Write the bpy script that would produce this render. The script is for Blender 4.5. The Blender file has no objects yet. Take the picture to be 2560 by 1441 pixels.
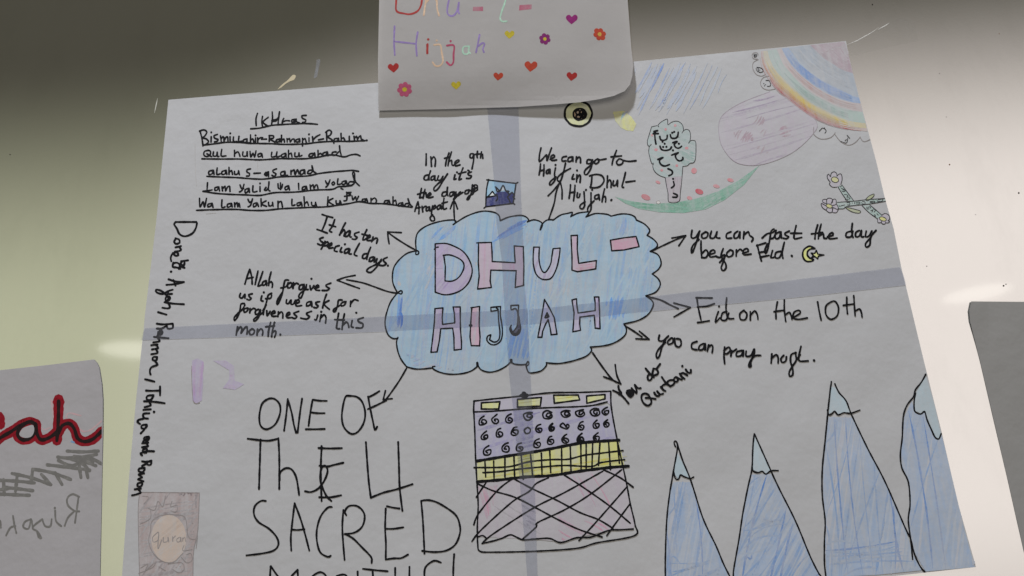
import bpy, bmesh, math, random
from mathutils import Vector, Matrix
from mathutils.geometry import delaunay_2d_cdt
R = math.radians
random.seed(7)
sc = bpy.context.scene
COL = sc.collection

# ------------------------------------------------------------------ camera
CAM_D, CAM_Z = 0.84, 1.40           # metres in front of the board, height
FPX = 1849.0                        # focal length in photo pixels (26 mm lens)
PITCH, ROLL = R(18.6), R(-4.3)
fw = Vector((0, math.cos(PITCH), math.sin(PITCH)))
r0 = Vector((1, 0, 0)); u0 = Vector((0, -math.sin(PITCH), math.cos(PITCH)))
rt = r0 * math.cos(ROLL) + u0 * math.sin(ROLL)
up = -r0 * math.sin(ROLL) + u0 * math.cos(ROLL)
CPOS = Vector((0, -CAM_D, CAM_Z))
cd = bpy.data.cameras.new('camera'); cam = bpy.data.objects.new('camera', cd); COL.objects.link(cam)
m = Matrix((rt, up, -fw)).transposed().to_4x4(); m.translation = CPOS
cam.matrix_world = m
cd.sensor_width = 36; cd.lens = FPX / 2560 * 36; cd.clip_start = 0.01; cd.clip_end = 60
sc.camera = cam

# ------------------------------------------------------------------ world light: colour gradient shaped to give the board its reflected tones
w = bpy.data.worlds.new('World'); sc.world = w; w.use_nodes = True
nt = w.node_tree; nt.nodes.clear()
def N(t, **k):
    n = nt.nodes.new(t)
    for a, b in k.items(): setattr(n, a, b)
    return n
def L(a, b): nt.links.new(a, b)
def M(op, a, b=None, c=None):
    n = N('ShaderNodeMath', operation=op)
    for i, v in enumerate((a, b, c)):
        if v is None: continue
        if isinstance(v, (int, float)): n.inputs[i].default_value = v
        else: L(v, n.inputs[i])
    return n.outputs[0]
def SS(v, a, b, lo=0.0, hi=1.0):
    n = N('ShaderNodeMapRange', interpolation_type='SMOOTHSTEP')
    L(v, n.inputs['Value'])
    for k, x in (('From Min', a), ('From Max', b), ('To Min', lo), ('To Max', hi)): n.inputs[k].default_value = x
    return n.outputs[0]
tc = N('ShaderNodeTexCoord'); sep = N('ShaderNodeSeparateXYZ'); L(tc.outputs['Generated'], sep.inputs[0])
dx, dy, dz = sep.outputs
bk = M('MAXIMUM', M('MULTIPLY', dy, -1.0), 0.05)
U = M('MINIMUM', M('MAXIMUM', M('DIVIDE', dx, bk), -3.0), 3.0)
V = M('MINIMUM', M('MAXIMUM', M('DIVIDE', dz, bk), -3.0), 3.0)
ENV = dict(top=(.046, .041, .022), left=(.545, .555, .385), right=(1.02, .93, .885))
side = SS(U, -0.62, -0.02)                                       # gradient runs from pale green on the left to warm white
dv = M('ADD', M('SUBTRACT', V, M('MULTIPLY', side, 0.08)), 0.04)                 # gradient fades from bright below to dim above
far = SS(M('ABSOLUTE', U), 1.25, 0.92, 0.05, 1.0)                  # dimmed to the sides and below to cut light on the paper
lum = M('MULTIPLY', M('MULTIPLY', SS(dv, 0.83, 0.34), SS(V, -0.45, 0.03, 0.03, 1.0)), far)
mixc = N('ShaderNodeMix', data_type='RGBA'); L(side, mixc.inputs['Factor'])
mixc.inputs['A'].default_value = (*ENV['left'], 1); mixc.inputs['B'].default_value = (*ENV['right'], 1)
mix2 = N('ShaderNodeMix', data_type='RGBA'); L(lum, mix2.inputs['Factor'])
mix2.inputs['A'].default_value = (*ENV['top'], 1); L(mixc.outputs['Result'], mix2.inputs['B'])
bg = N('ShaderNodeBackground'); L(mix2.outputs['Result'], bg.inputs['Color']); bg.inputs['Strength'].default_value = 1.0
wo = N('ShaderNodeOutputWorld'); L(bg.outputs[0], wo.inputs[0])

def ray(px, py):
    return rt * ((px - 1280) / FPX) + up * ((720.5 - py) / FPX) + fw
def PT(px, py, off=0.0):
    d = ray(px, py); t = (-off + CAM_D) / d.y
    return CPOS + d * t

# lamps: two round ceiling downlights mirrored in the board, and the ceiling lamp above it
def disk(name, pos, target, dia, power, col):
    l = bpy.data.lights.new(name, 'AREA'); l.shape = 'DISK'; l.size = dia; l.energy = power; l.color = col
    o = bpy.data.objects.new(name, l); COL.objects.link(o); o.location = pos
    o.rotation_euler = (Vector(target) - Vector(pos)).to_track_quat('-Z', 'Y').to_euler(); return o
def mirrored(px, py, dist):
    d = ray(px, py).normalized(); p = PT(px, py)
    return p + Vector((d.x, -d.y, d.z)) * dist
for nm, px, py, dia, pw in (('downlight', 2443, 735, .33, .048), ('downlight', 345, 876, .385, .12)):
    p = mirrored(px, py, 3.6)
    disk(nm, p, (p.x, p.y, p.z - 1), dia, pw, (1, .97, .9))
KEY = disk('ceiling_lamp', (-0.25, -1.55, 6.0), (0.0, 0, 1.3), .28, 242.0, (.94, .975, 1.05))

sc.view_settings.view_transform = 'Standard'; sc.view_settings.look = 'None'
sc.view_settings.gamma = 1; sc.view_settings.use_curve_mapping = False; sc.view_settings.exposure = 0
sc.cycles.use_denoising = True
sc.cycles.transparent_max_bounces = 32

# ------------------------------------------------------------------ materials
PAPER = (.58, .585, .602)
def new_mat(name):
    global nt
    mt = bpy.data.materials.new(name); mt.use_nodes = True
    nt = mt.node_tree; nt.nodes.clear()
    return mt
def noise(scale, detail=3, rough=.6, vec=None, stretch=None, rot=0):
    n = N('ShaderNodeTexNoise'); n.inputs['Scale'].default_value = scale
    n.inputs['Detail'].default_value = detail; n.inputs['Roughness'].default_value = rough
    g = N('ShaderNodeNewGeometry'); mp = N('ShaderNodeMapping'); L(g.outputs['Position'], mp.inputs['Vector'])
    if stretch: mp.inputs['Scale'].default_value = stretch
    mp.inputs['Rotation'].default_value = (0, rot, 0)
    L(mp.outputs[0], n.inputs['Vector'])
    return n.outputs['Fac']
def mixrgb(f, a, b):
    n = N('ShaderNodeMix', data_type='RGBA')
    if isinstance(f, (int, float)): n.inputs['Factor'].default_value = f
    else: L(f, n.inputs['Factor'])
    for k, v in (('A', a), ('B', b)):
        if isinstance(v, tuple): n.inputs[k].default_value = (*v, 1)
        else: L(v, n.inputs[k])
    return n.outputs['Result']
def paper_bump(st=.28):
    a = noise(28, 3, .55); b = noise(260, 4, .6)
    s = M('ADD', M('MULTIPLY', a, 1.0), M('MULTIPLY', b, .06))
    bp = N('ShaderNodeBump'); bp.inputs['Strength'].default_value = st; bp.inputs['Distance'].default_value = .003
    L(s, bp.inputs['Height']); return bp.outputs[0]
def finish(mt, col, rough=.85, bump=True, spec=.2, st=.28, metallic=0.0):
    p = N('ShaderNodeBsdfPrincipled')
    if isinstance(col, tuple): p.inputs['Base Color'].default_value = (*col, 1)
    else: L(col, p.inputs['Base Color'])
    if isinstance(rough, float): p.inputs['Roughness'].default_value = rough
    else: L(rough, p.inputs['Roughness'])
    p.inputs['Specular IOR Level'].default_value = spec; p.inputs['Metallic'].default_value = metallic
    if bump: L(paper_bump(st), p.inputs['Normal'])
    o = N('ShaderNodeOutputMaterial'); L(p.outputs[0], o.inputs[0]); return p
def m_paper(name, col, st=.28):
    mt = new_mat(name)
    c = mixrgb(SS(noise(9, 4, .6), .35, .7), tuple(x * .965 for x in col), col)
    c = mixrgb(SS(noise(700, 2, .5), .4, .7, 0, .35), c, tuple(x * .93 for x in col))
    finish(mt, c, .9, True, .12, st); return mt
def m_ink(name, col=(.007, .007, .009), rough=.7):
    mt = new_mat(name)
    c = mixrgb(SS(noise(180, 3, .6), .45, .75, 0, .6), col, tuple(x * 1.5 + .004 for x in col))
    finish(mt, c, rough, False, .12); return mt
PENC = {}
def m_pencil(col, cover=.6, ang=80, grain=1.0, paper=PAPER):
    """coloured pencil on paper: grain of the paper and streaks along the hatching angle"""
    k = (col, cover, ang, grain)
    if k in PENC: return PENC[k]
    mt = new_mat('coloured_pencil')
    st = noise(150, 3, .6, stretch=(1, 1, .10), rot=R(90 - ang))
    lo = noise(22, 3, .6, stretch=(1, 1, .4), rot=R(90 - ang))
    gr = noise(520, 2, .5)
    s = M('ADD', M('ADD', M('MULTIPLY', st, .45), M('MULTIPLY', lo, .35)), M('MULTIPLY', gr, .2))
    f = SS(s, .5 - .16 * grain, .5 + .16 * grain, max(0, cover - .33 * grain), min(1, cover + .33 * grain))
    finish(mt, mixrgb(f, paper, col), .8, True, .15); PENC[k] = mt
    return mt
def m_tape(name, tint, gloss=.08, rough=.3):
    mt = new_mat(name)
    t = N('ShaderNodeBsdfTransparent'); t.inputs[0].default_value = (*tint, 1)
    d = N('ShaderNodeBsdfPrincipled'); d.inputs['Base Color'].default_value = (.55, .56, .62, 1); d.inputs['Roughness'].default_value = rough
    x = N('ShaderNodeMixShader')
    L(SS(noise(60, 3, .6, stretch=(1, 1, .3)), .3, .7, gloss * .7, gloss * 1.3), x.inputs[0])
    L(t.outputs[0], x.inputs[1]); L(d.outputs[0], x.inputs[2])
    o = N('ShaderNodeOutputMaterial'); L(x.outputs[0], o.inputs[0]); return mt

PAPER_M = m_paper('white_paper', PAPER)
def m_thin(name, col, st, thru):
    mt = m_paper(name, col, st); n = nt.nodes; o = [x for x in n if x.type == 'OUTPUT_MATERIAL'][0]; p = [x for x in n if x.type == 'BSDF_PRINCIPLED'][0]
    t = N('ShaderNodeBsdfTranslucent'); t.inputs[0].default_value = (.9, .88, .86, 1); x = N('ShaderNodeMixShader'); x.inputs[0].default_value = thru
    L(p.outputs[0], x.inputs[1]); L(t.outputs[0], x.inputs[2]); L(x.outputs[0], o.inputs[0]); return mt
TITLE_M = m_thin('thin_white_paper', (.50, .48, .47), .22, .22)
LEFT_M = m_paper('grey_white_paper', (.465, .452, .467), .3)
BACK_M = m_paper('grey_paper', (.335, .33, .322), .3)
INK = m_ink('black_marker')
FINE = m_ink('black_fineliner', (.05, .05, .055))
GREYINK = m_ink('grey_marker', (.20, .195, .185))
GRAPH = m_ink('graphite', (.34, .31, .31))
TAPE_M = m_tape('joining_tape', (.865, .875, .915), .09)

# whiteboard: hard glossy enamel, faint smears
BOARD_M = new_mat('glossy_board')
_r = SS(noise(6, 5, .65), .3, .75, .05, .065)
_c = mixrgb(SS(noise(14, 5, .7, stretch=(1, 1, .5)), .45, .75), (.80, .80, .78), (.765, .765, .745))
p = finish(BOARD_M, _c, _r, False, .5, metallic=.94)
_b = N('ShaderNodeBump'); _b.inputs['Strength'].default_value = .010; _b.inputs['Distance'].default_value = .0006
L(noise(330, 3, .6), _b.inputs['Height']); L(_b.outputs[0], p.inputs['Normal'])
p.inputs['Coat Weight'].default_value = 1.0; p.inputs['Coat Roughness'].default_value = .03; p.inputs['Coat IOR'].default_value = 1.5

# ------------------------------------------------------------------ mesh building
GRID = 24
def hsh(x, y): return math.sin(x * .0131 + y * .0047 + 1.3) * .55 + math.sin(x * .0062 - y * .0158 + .4) * .45 + .35 * math.sin(x * .027 + y * .021)
def lift_poster(px, py): return .0011 + .00045 * hsh(px, py)
def sstep(a, b, x):
    t = min(1, max(0, (x - a) / (b - a))); return t * t * (3 - 2 * t)
def lift_title(px, py):
    e = py - (209 - (px - 945) * .086)                 # bulge along the poster's top edge, shaped to shade the strip below
    up_, dn = min(e, 0), 14 * math.log(1 + math.exp(max(-40, min(40, e / 14))))
    l = .0088 * sstep(-620, 120, e) ** .5 * .97 - .000052 * min(dn, 75) + .0003 * hsh(px * 1.3, py)
    c = max(0, (px - 1250) * .5 + (py - 60) - 170) / 150
    return l + .006 * c * c
def lift_left(px, py): return .0004 + .0001 * hsh(px + 500, py) + .0007 * sstep(190, 262, px) ** 2 * (1 - .6 * sstep(1000, 1200, py))
def lift_right(px, py): return .0004 + .0001 * hsh(px, py + 300) + .0014 * (1 - sstep(2424, 2480, px)) * (1 - sstep(760, 900, py))
def lift_board(px, py): return 0.0

class MB:
    def __init__(s, lift=lift_poster, inc=5e-7): s.v = []; s.f = []; s.mi = []; s.mats = []; s.lift = lift; s.inc = inc; s.k = 0
    def mat(s, m):
        if m not in s.mats: s.mats.append(m)
        return s.mats.index(m)
    xmax = None; inh = False; hc = 0
    def P(s, x, y, z):
        if s.xmax: x = min(x, s.xmax(y))
        return PT(x, y, s.lift(x, y) + z * .4)
    def face(s, idx, m): s.f.append(idx); s.mi.append(s.mat(m))
    def strip(s, pts, w, m, z, taper=0, cap=True, wob=.10):
        """ribbon along pts (photo pixels), width w"""
        s.k += 1; z += (s.k % 40 if s.inh else s.k) * s.inc
        n = len(pts)
        if n == 1:
            c = pts[0]; b = len(s.v); K = 10
            for i in range(K):
                a = 2 * math.pi * i / K; rr = w * .5 * random.uniform(.92, 1.1)
                s.v.append(s.P(c[0] + rr * math.cos(a), c[1] + rr * math.sin(a), z))
            s.face(tuple(range(b, b + K)), m); return
        ph = random.uniform(0, 6.3); b = len(s.v); ring = []
        for i, (x, y) in enumerate(pts):
            x0, y0 = pts[max(i - 1, 0)]; x1, y1 = pts[min(i + 1, n - 1)]
            tx, ty = x1 - x0, y1 - y0; l = math.hypot(tx, ty) or 1; tx /= l; ty /= l
            hw = w * .5 * (1 + wob * math.sin(ph + i * .55) + wob * .5 * math.sin(ph * 2 + i * 1.7))
            if taper: hw *= max(.25, min(1, min(i, n - 1 - i) / max(1, n * taper)))
            s.v.append(s.P(x - ty * hw, y + tx * hw, z)); s.v.append(s.P(x + ty * hw, y - tx * hw, z))
            ring.append((x, y, tx, ty, hw))
        for i in range(n - 1): s.face((b + 2 * i, b + 2 * i + 1, b + 2 * i + 3, b + 2 * i + 2), m)
        if cap:
            for (x, y, tx, ty, hw), sg, (i0, i1) in ((ring[0], -1, (b, b + 1)), (ring[-1], 1, (b + 2 * n - 2, b + 2 * n - 1))):
                q = len(s.v); K = 4
                for j in range(1, K):
                    a = math.pi * j / K
                    s.v.append(s.P(x - ty * hw * math.cos(a) + sg * tx * hw * math.sin(a), y + tx * hw * math.cos(a) + sg * ty * hw * math.sin(a), z))
                s.face((i0,) + tuple(range(q, q + K - 1)) + (i1,), m)
    def stroke(s, pts, w, m, z=.00036, step=3.0, smooth=True, **k):
        if len(pts) == 1: s.strip(pts, w * 1.25, m, z); return
        p = spline(pts, step) if smooth and len(pts) > 2 else resample(pts, step)
        seg = [p[0]]
        for i in range(1, len(p)):
            seg.append(p[i])
            if i < len(p) - 1:
                a = (p[i][0] - p[i-1][0], p[i][1] - p[i-1][1]); c = (p[i+1][0] - p[i][0], p[i+1][1] - p[i][1])
                d = (a[0] * c[0] + a[1] * c[1]) / ((math.hypot(*a) * math.hypot(*c)) or 1)
                if d < .45: s.strip(seg, w, m, z, **k); seg = [p[i]]
        s.strip(seg, w, m, z, **k)
    def poly(s, pts, m, z=.00005, smooth=False, grid=GRID):
        if smooth: pts = spline(list(pts) + [pts[0]], 4)[:-1]
        bm = bmesh.new()
        cv, _, cf, *_r = delaunay_2d_cdt([Vector(p) for p in pts], [], [list(range(len(pts)))], 1, 1e-4)
        vs = [bm.verts.new((v.x, v.y, 0)) for v in cv]
        for t in cf:
            try: bm.faces.new([vs[i] for i in t])
            except ValueError: pass
        if grid:
            xs = [p[0] for p in pts]; ys = [p[1] for p in pts]
            for ax, lo, hi in ((0, min(xs), max(xs)), (1, min(ys), max(ys))):
                g = math.ceil(lo / grid) * grid
                while g < hi:
                    co = [0, 0, 0]; co[ax] = g; no = [0, 0, 0]; no[ax] = 1
                    bmesh.ops.bisect_plane(bm, geom=bm.verts[:] + bm.edges[:] + bm.faces[:], plane_co=co, plane_no=no); g += grid
        bm.verts.index_update(); b = len(s.v); s.k += 1; z += s.k * s.inc
        for v in bm.verts: s.v.append(s.P(v.co.x, v.co.y, z))
        for f in bm.faces: s.face(tuple(b + v.index for v in f.verts), m)
        bm.free()
    def hatch(s, pts, ang, gap, w, mats, z=.00010, j=5, bend=6, seed=1, keep=1.0, smooth=False):
        """pencil strokes filling a polygon"""
        rnd = random.Random(seed); s.inh = True; s.hc += 1; z += s.hc * 3.6e-6
        if smooth: pts = spline(list(pts) + [pts[0]], 4)[:-1]
        a = R(ang); ca, sa = math.cos(a), -math.sin(a)
        q = [(x * ca + y * sa, -x * sa + y * ca) for x, y in pts]
        lo = min(p[1] for p in q); hi = max(p[1] for p in q); t = lo + gap * .5
        while t < hi:
            xs = []
            for i in range(len(q)):
                (x0, y0), (x1, y1) = q[i - 1], q[i]
                if (y0 <= t) != (y1 <= t): xs.append(x0 + (t - y0) / (y1 - y0) * (x1 - x0))
            xs.sort()
            for i in range(0, len(xs) - 1, 2):
                if rnd.random() > keep or xs[i+1] - xs[i] < 6: continue
                a0, b0 = xs[i] + rnd.uniform(-j * .3, j), xs[i+1] - rnd.uniform(-j * .3, j)
                n = max(3, int((b0 - a0) / 9)); bd = rnd.uniform(-bend, bend); sl = rnd.uniform(-bend, bend) * .5
                pl = []
                for k in range(n + 1):
                    u = k / n; X = a0 + (b0 - a0) * u; Y = t + bd * 4 * u * (1 - u) * .5 + sl * (u - .5)
                    pl.append((X * ca - Y * sa, X * sa + Y * ca))
                s.strip(pl, w * rnd.uniform(.6, 1.3), rnd.choice(mats), z, taper=.12, cap=False, wob=.2)
            t += gap * rnd.uniform(.6, 1.4)
        s.inh = False
    def build(s, name, parent=None, label=None):
        me = bpy.data.meshes.new(name); me.from_pydata([tuple(v) for v in s.v], [], s.f); 
        for m in s.mats: me.materials.append(m)
        me.polygons.foreach_set('material_index', s.mi); me.update()
        o = bpy.data.objects.new(name, me); COL.objects.link(o)
        if parent: o.parent = parent
        if label: o['label'] = label
        return o
def resample(pts, step):
    out = [pts[0]]
    for (x0, y0), (x1, y1) in zip(pts, pts[1:]):
        n = max(1, int(math.hypot(x1 - x0, y1 - y0) / step))
        for k in range(1, n + 1): out.append((x0 + (x1 - x0) * k / n, y0 + (y1 - y0) * k / n))
    return out
def spline(pts, step):
    P = [pts[0]] + list(pts) + [pts[-1]]; out = [pts[0]]
    for i in range(1, len(P) - 2):
        p0, p1, p2, p3 = P[i-1], P[i], P[i+1], P[i+2]
        n = max(2, int(math.hypot(p2[0] - p1[0], p2[1] - p1[1]) / step))
        for k in range(1, n + 1):
            t = k / n
            out.append(tuple(.5 * (2 * p1[c] + (p2[c] - p0[c]) * t + (2 * p0[c] - 5 * p1[c] + 4 * p2[c] - p3[c]) * t * t + (3 * p1[c] - p0[c] - 3 * p2[c] + p3[c]) * t ** 3) for c in (0, 1)))
    return out
# drawings are noted in the coordinates of enlarged crops of the sheets: origin and scale of each crop
REG = dict(A=(400, 240, 4.0), B=(920, 0, 3.657), C=(1000, 240, 4.0), D=(1500, 80, 2.8816), E=(560, 520, 4.118), F=(940, 520, 3.2757),
           G=(1560, 540, 2.8814), H=(1160, 920, 2.7667), I=(1620, 920, 2.7655), J=(560, 900, 2.664), K=(300, 520, 2.8833), L=(280, 960, 2.997),
           M=(0, 820, 2.3214), T=(1600, 260, 5.144), U=(2020, 400, 7.204), S=(2080, 0, 5.333), Q=(1880, 90, 4.969), Y=(1520, 890, 10.29), Z=(640, 120, 8.0), O=(0, 0, 1.0))
def pts(reg, s):
    ox, oy, k = REG[reg]
    return [(ox + float(a.split(',')[0]) / k, oy + float(a.split(',')[1]) / k) for a in s.split()]
def strokes(reg, s): return [pts(reg, q) for q in s.split(';') if q.strip()]
def ell(reg, cx, cy, rx, ry, n=20, rot=0, wob=0):
    ox, oy, k = REG[reg]; out = []
    for i in range(n):
        a = 2 * math.pi * i / n; q = 1 + random.uniform(-wob, wob); x, y = rx * q * math.cos(a), ry * q * math.sin(a)
        out.append((ox + (cx + x * math.cos(rot) - y * math.sin(rot)) / k, oy + (cy + x * math.sin(rot) + y * math.cos(rot)) / k))
    return out
def empty(name, px, py, off, label, cat, group=None):
    o = bpy.data.objects.new(name, None); COL.objects.link(o); tag(o, label, cat, group); o.empty_display_size = .05
    return o
def tag(o, label, cat, group=None):
    o['label'] = label; o['category'] = cat
    if group: o['group'] = group
    return o
def write(parent, name, reg, data, wd, label=None, mat=None, lift=lift_poster, z=.00036, taper=0):
    b = MB(lift)
    for st in strokes(reg, data): b.stroke(st, wd, mat or INK, z, taper=taper)
    return b.build(name, parent, label)

# ------------------------------------------------------------------ the board
bm = bmesh.new(); bmesh.ops.create_cube(bm, size=1)
for v in bm.verts: v.co = Vector((v.co.x * 3.6, .012 + v.co.y * .024, 1.55 + v.co.z * 2.0))
bmesh.ops.bevel(bm, geom=bm.edges[:], offset=.004, segments=2, affect='EDGES')
me = bpy.data.meshes.new('whiteboard'); bm.to_mesh(me); bm.free(); me.materials.append(BOARD_M)
board = bpy.data.objects.new('whiteboard', me); COL.objects.link(board)
tag(board, 'glossy white board fixed upright behind all the paper sheets', 'whiteboard')
SPECK = m_ink('speck', (.03, .025, .02)); RUST = m_ink('brown_speck', (.16, .07, .02)); RESID = m_paper('dried_glue', (.62, .62, .56))
for x, y, r_, mm in ((2181, 12, 5, SPECK), (2374, 412, 5, RUST), (2547, 483, 6, SPECK), (2509, 715, 6, SPECK), (2515, 711, 4, SPECK), (25, 387, 4, SPECK), (2366, 293, 2.5, SPECK), (2349, 184, 2.5, SPECK), (2317, 666, 3.5, SPECK), (2439, 537, 2.5, SPECK), (2498, 85, 3, RUST)):
    b = MB(lift_board); b.strip([(x, y)], r_ * .75, mm, .0002); b.build('speck', board)
b = MB(lift_board); b.stroke([(394, 246), (390, 265), (386, 283)], 2.2, RESID, .0002, taper=.3); b.build('dried_glue', board)

# ------------------------------------------------------------------ the big poster: four taped sheets
poster = empty('poster', 1300, 800, 0, 'large white poster of four taped sheets with a blue cloud, handwriting and mountains', 'poster')
def sheet(name, s, parent, mt, lift, thick=.0001, label=None, grid=GRID, smooth=False):
    b = MB(lift); b.poly(pts('O', s), mt, 0, smooth, grid); o = b.build(name, parent, label)
    if not thick: return o
    sd = o.modifiers.new('thickness', 'SOLIDIFY'); sd.thickness = thick; sd.offset = 0
    bb = o.data.polygons[0].normal
    sd.offset = -1 if bb.y < 0 else 1
    return o
SHEETS = [
 ('421,250 700,227 1000,203 1294,180 1308,600 1314,700 1321,811 1240,817 1060,825 968,830 760,838 560,845 357,851 362,790 390,560 413,330', 0),
 ('1284,181 1600,153 2115,103 2124,150 2132,197 2139,209 2151,255 2166,312 2190,402 2212,495 2234,572 2253,668 2264,714 2000,744 1760,767 1560,786 1440,801 1311,814 1300,700 1296,600', -.00012),
 ('357,842 700,827 1060,804 1320,784 1328,950 1334,1080 1344,1441 1349,1525 800,1571 295,1608 305,1441 322,1200 340,1000', -.00013),
 ('1310,784 1700,748 2000,719 2259,692 2309,900 2354,1080 2394,1255 2425,1365 2440,1418 2240,1440 1340,1526 1334,1441 1324,1080 1318,950', -.00026)]
for s, dz in SHEETS: sheet('paper_sheet', s, poster, PAPER_M, lambda x, y, dz=dz: lift_poster(x, y) + dz, .0001)
TZ = .00052
for s in ('1215,240 1294,240 1296,268 1303,500 1308,600 1312,720 1319,785 1327,950 1333,1080 1344,1441 1348,1510 1322,1512 1318,1441 1299,1200 1285,1045 1273,940 1263,800 1254,650 1240,545 1234,440 1220,290',
          '363,821 560,811 800,800 1060,786 1200,779 1319,772 1321,811 1240,816 1060,824 968,829 760,837 560,844 352,851 356,835',
          '1322,775 1440,762 1560,750 1640,740 1900,710 2249,668 2260,690 2266,713 2000,743 1760,766 1560,785 1440,800 1323,812'):
    b = MB(); b.poly(pts('O', s), TAPE_M, TZ); b.build('joining_tape', poster)

# ---- handwriting, top left block
W_A = 4.4
write(poster, 'handwritten_heading', 'A', '''975,175 960,230 962,298;1025,205 1018,260 1025,305;1082,215 1030,262 1075,300;1122,162 1125,225 1115,290;1195,160 1185,230 1180,285;1118,245 1165,235 1188,215;1125,240 1150,255 1180,225;1130,255 1160,250
;1238,225 1225,250 1222,278;1222,262 1260,248 1296,250;1355,235 1320,240 1318,262 1355,258 1362,232 1365,258 1395,270;1340,250 1352,245;1462,195 1420,200 1425,225 1458,240 1450,262 1425,265
;908,330 1000,322 1120,295 1250,285 1400,278 1500,278 1575,285''', W_A, 'underlined black heading reading "IKHLas"')
write(poster, 'handwritten_line', 'A', '''400,350 418,420 430,500;395,352 440,340 468,362 445,405 420,420 462,430 485,460 450,490 428,495;512,410 510,462;513,365;575,385 540,400 548,425 580,435 570,455 545,460;605,400 612,455;612,430 630,408 640,425 640,450 655,420 675,410 680,452
;700,410 702,460;702,375;735,410 735,455 770,455;790,405 788,455 830,450;868,432 835,440 835,462 865,462 870,430 872,465 890,468;905,390 905,470;905,445 925,430 935,445 938,470;955,420 955,465;955,395;975,420 978,465;978,440 1000,420 1028,418;1015,435 1065,432
;1095,395 1092,455;1090,398 1135,400 1130,425 1095,430 1150,462;1195,432 1165,440 1162,460 1190,458 1198,430 1200,460;1215,395 1215,462;1215,445 1238,432 1245,462;1270,428 1272,462;1272,440 1295,428 1302,460 1320,435 1340,432 1345,462;1390,430 1360,440 1360,460 1388,460 1395,430 1398,460
;1425,425 1425,500;1425,445 1450,428 1462,465;1490,420 1490,455;1490,385;1525,410 1530,460;1530,440 1560,410 1600,388;1585,440 1635,430;1665,355 1668,455;1655,365 1690,342 1715,360 1700,395 1672,408 1720,440 1740,475;1780,425 1745,430 1742,455 1775,450 1785,425 1790,455
;1810,375 1812,450;1812,430 1835,420 1850,450;1893,405 1893,445;1930,375;1940,405 1945,445;1945,425 1965,405 1975,435 1985,415 2005,400 2012,430 2030,440;2068,445
;430,492 560,478 650,465 780,465 900,475 1100,478 1250,485 1450,480 1600,462 1750,455 1900,455 2050,448''', W_A, 'underlined line reading "Bismillahir-Rahmanir-Rahim."')
write(poster, 'handwritten_line', 'A', '''490,545 445,555 438,590 465,608 500,590 505,555 480,542;470,580 515,608;535,560 532,600 565,600 572,565 575,605 590,605;618,535 612,600 660,600;745,545 745,605;745,580 780,560 800,605;830,560 828,600 865,600 872,560 875,605;900,555 908,610 930,575 945,610 960,550
;1010,575 980,585 985,610 1012,600 1018,580 1025,615;1118,565 1115,610 1155,605;1170,560 1165,610 1205,600;1250,575 1215,590 1220,612 1250,605 1258,575 1262,612;1285,545 1285,610;1285,590 1310,572 1320,610;1350,570 1348,605 1380,605 1390,570 1395,605 1420,595
;1540,575 1500,580 1490,605 1520,605 1545,572 1550,610;1580,545 1580,615;1580,590 1605,575 1620,590;1665,560 1630,575 1632,598 1660,592 1672,560 1680,598;1760,560 1725,565 1722,592 1755,592 1785,560;1795,500 1800,550 1812,590
;420,630 600,632 800,632 1000,640 1200,628 1400,630 1500,625 1600,610 1720,590 1840,610 1900,592 1960,585 2000,600''', W_A, 'underlined line reading "Qul huwa llahu ahad"')
write(poster, 'handwritten_line', 'A', '''530,745 490,755 490,785 520,780 535,745 540,785;572,720 568,785 600,780;655,745 620,758 620,785 650,780 660,745 668,785;690,715 690,785;690,765 715,748 725,785;745,755 748,785 778,780 785,750 795,790;905,730 870,740 872,765 895,775 890,800 865,802;940,775 1005,772
;1060,765 1045,785 1065,800 1080,770 1060,775 1085,760 1085,805;1050,780 1070,790 1075,775;1165,730 1128,745 1135,765 1160,780 1145,805 1120,795;1245,755 1210,765 1210,795 1240,790 1250,755 1255,795 1275,795;1310,745 1310,785;1310,765 1340,740 1350,785 1375,740 1390,780
;1440,740 1405,750 1405,785 1435,775 1445,740 1450,780;1530,745 1490,745 1475,775 1505,775 1530,745 1520,700 1530,750 1565,775;468,805 620,812 780,818 900,828 1040,832 1200,810 1350,805 1480,800 1600,775 1740,758 1850,750 1920,745 1985,755''', W_A, 'underlined line reading "alahu s-asamad"')
write(poster, 'handwritten_line', 'A', '''475,870 470,945;430,955 500,945 520,940;580,910 550,920 550,945 575,940 588,910 595,950;620,910 625,950;625,930 650,905 655,950 675,912 695,905 700,955;800,890 815,925 835,925;840,885 820,945 795,960;880,925 850,940 855,970 880,955 890,925 895,965;930,900 930,960 970,955
;1000,905 1000,955;1000,875;1060,915 1045,940 1065,945 1085,915;1090,860 1085,940 1100,950;1180,880 1185,925 1215,925 1225,885;1205,870 1205,935;1280,900 1250,915 1255,940 1278,930 1285,900 1295,940;1385,875 1388,935;1455,905 1425,915 1425,940 1455,930 1462,905 1470,935
;1500,890 1505,930;1505,910 1530,890 1540,925 1555,895 1570,890 1580,925;1655,850 1670,880 1690,870;1700,840 1680,890 1660,912;1735,860 1718,875 1730,892 1748,875 1735,860;1780,830 1775,885 1810,880;1850,850 1820,862 1825,885 1850,880 1860,850 1870,885
;1935,860 1895,860 1885,890 1920,892 1945,860 1925,775 1945,770 1950,850 1995,900;1810,925 1830,935;430,955 560,975 700,985 850,990 1000,995 1150,968 1350,962 1550,942 1720,935 1780,910 1850,905 1920,898''', W_A, 'underlined line reading "Lam Yalid Ya lam yolad"')
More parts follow.
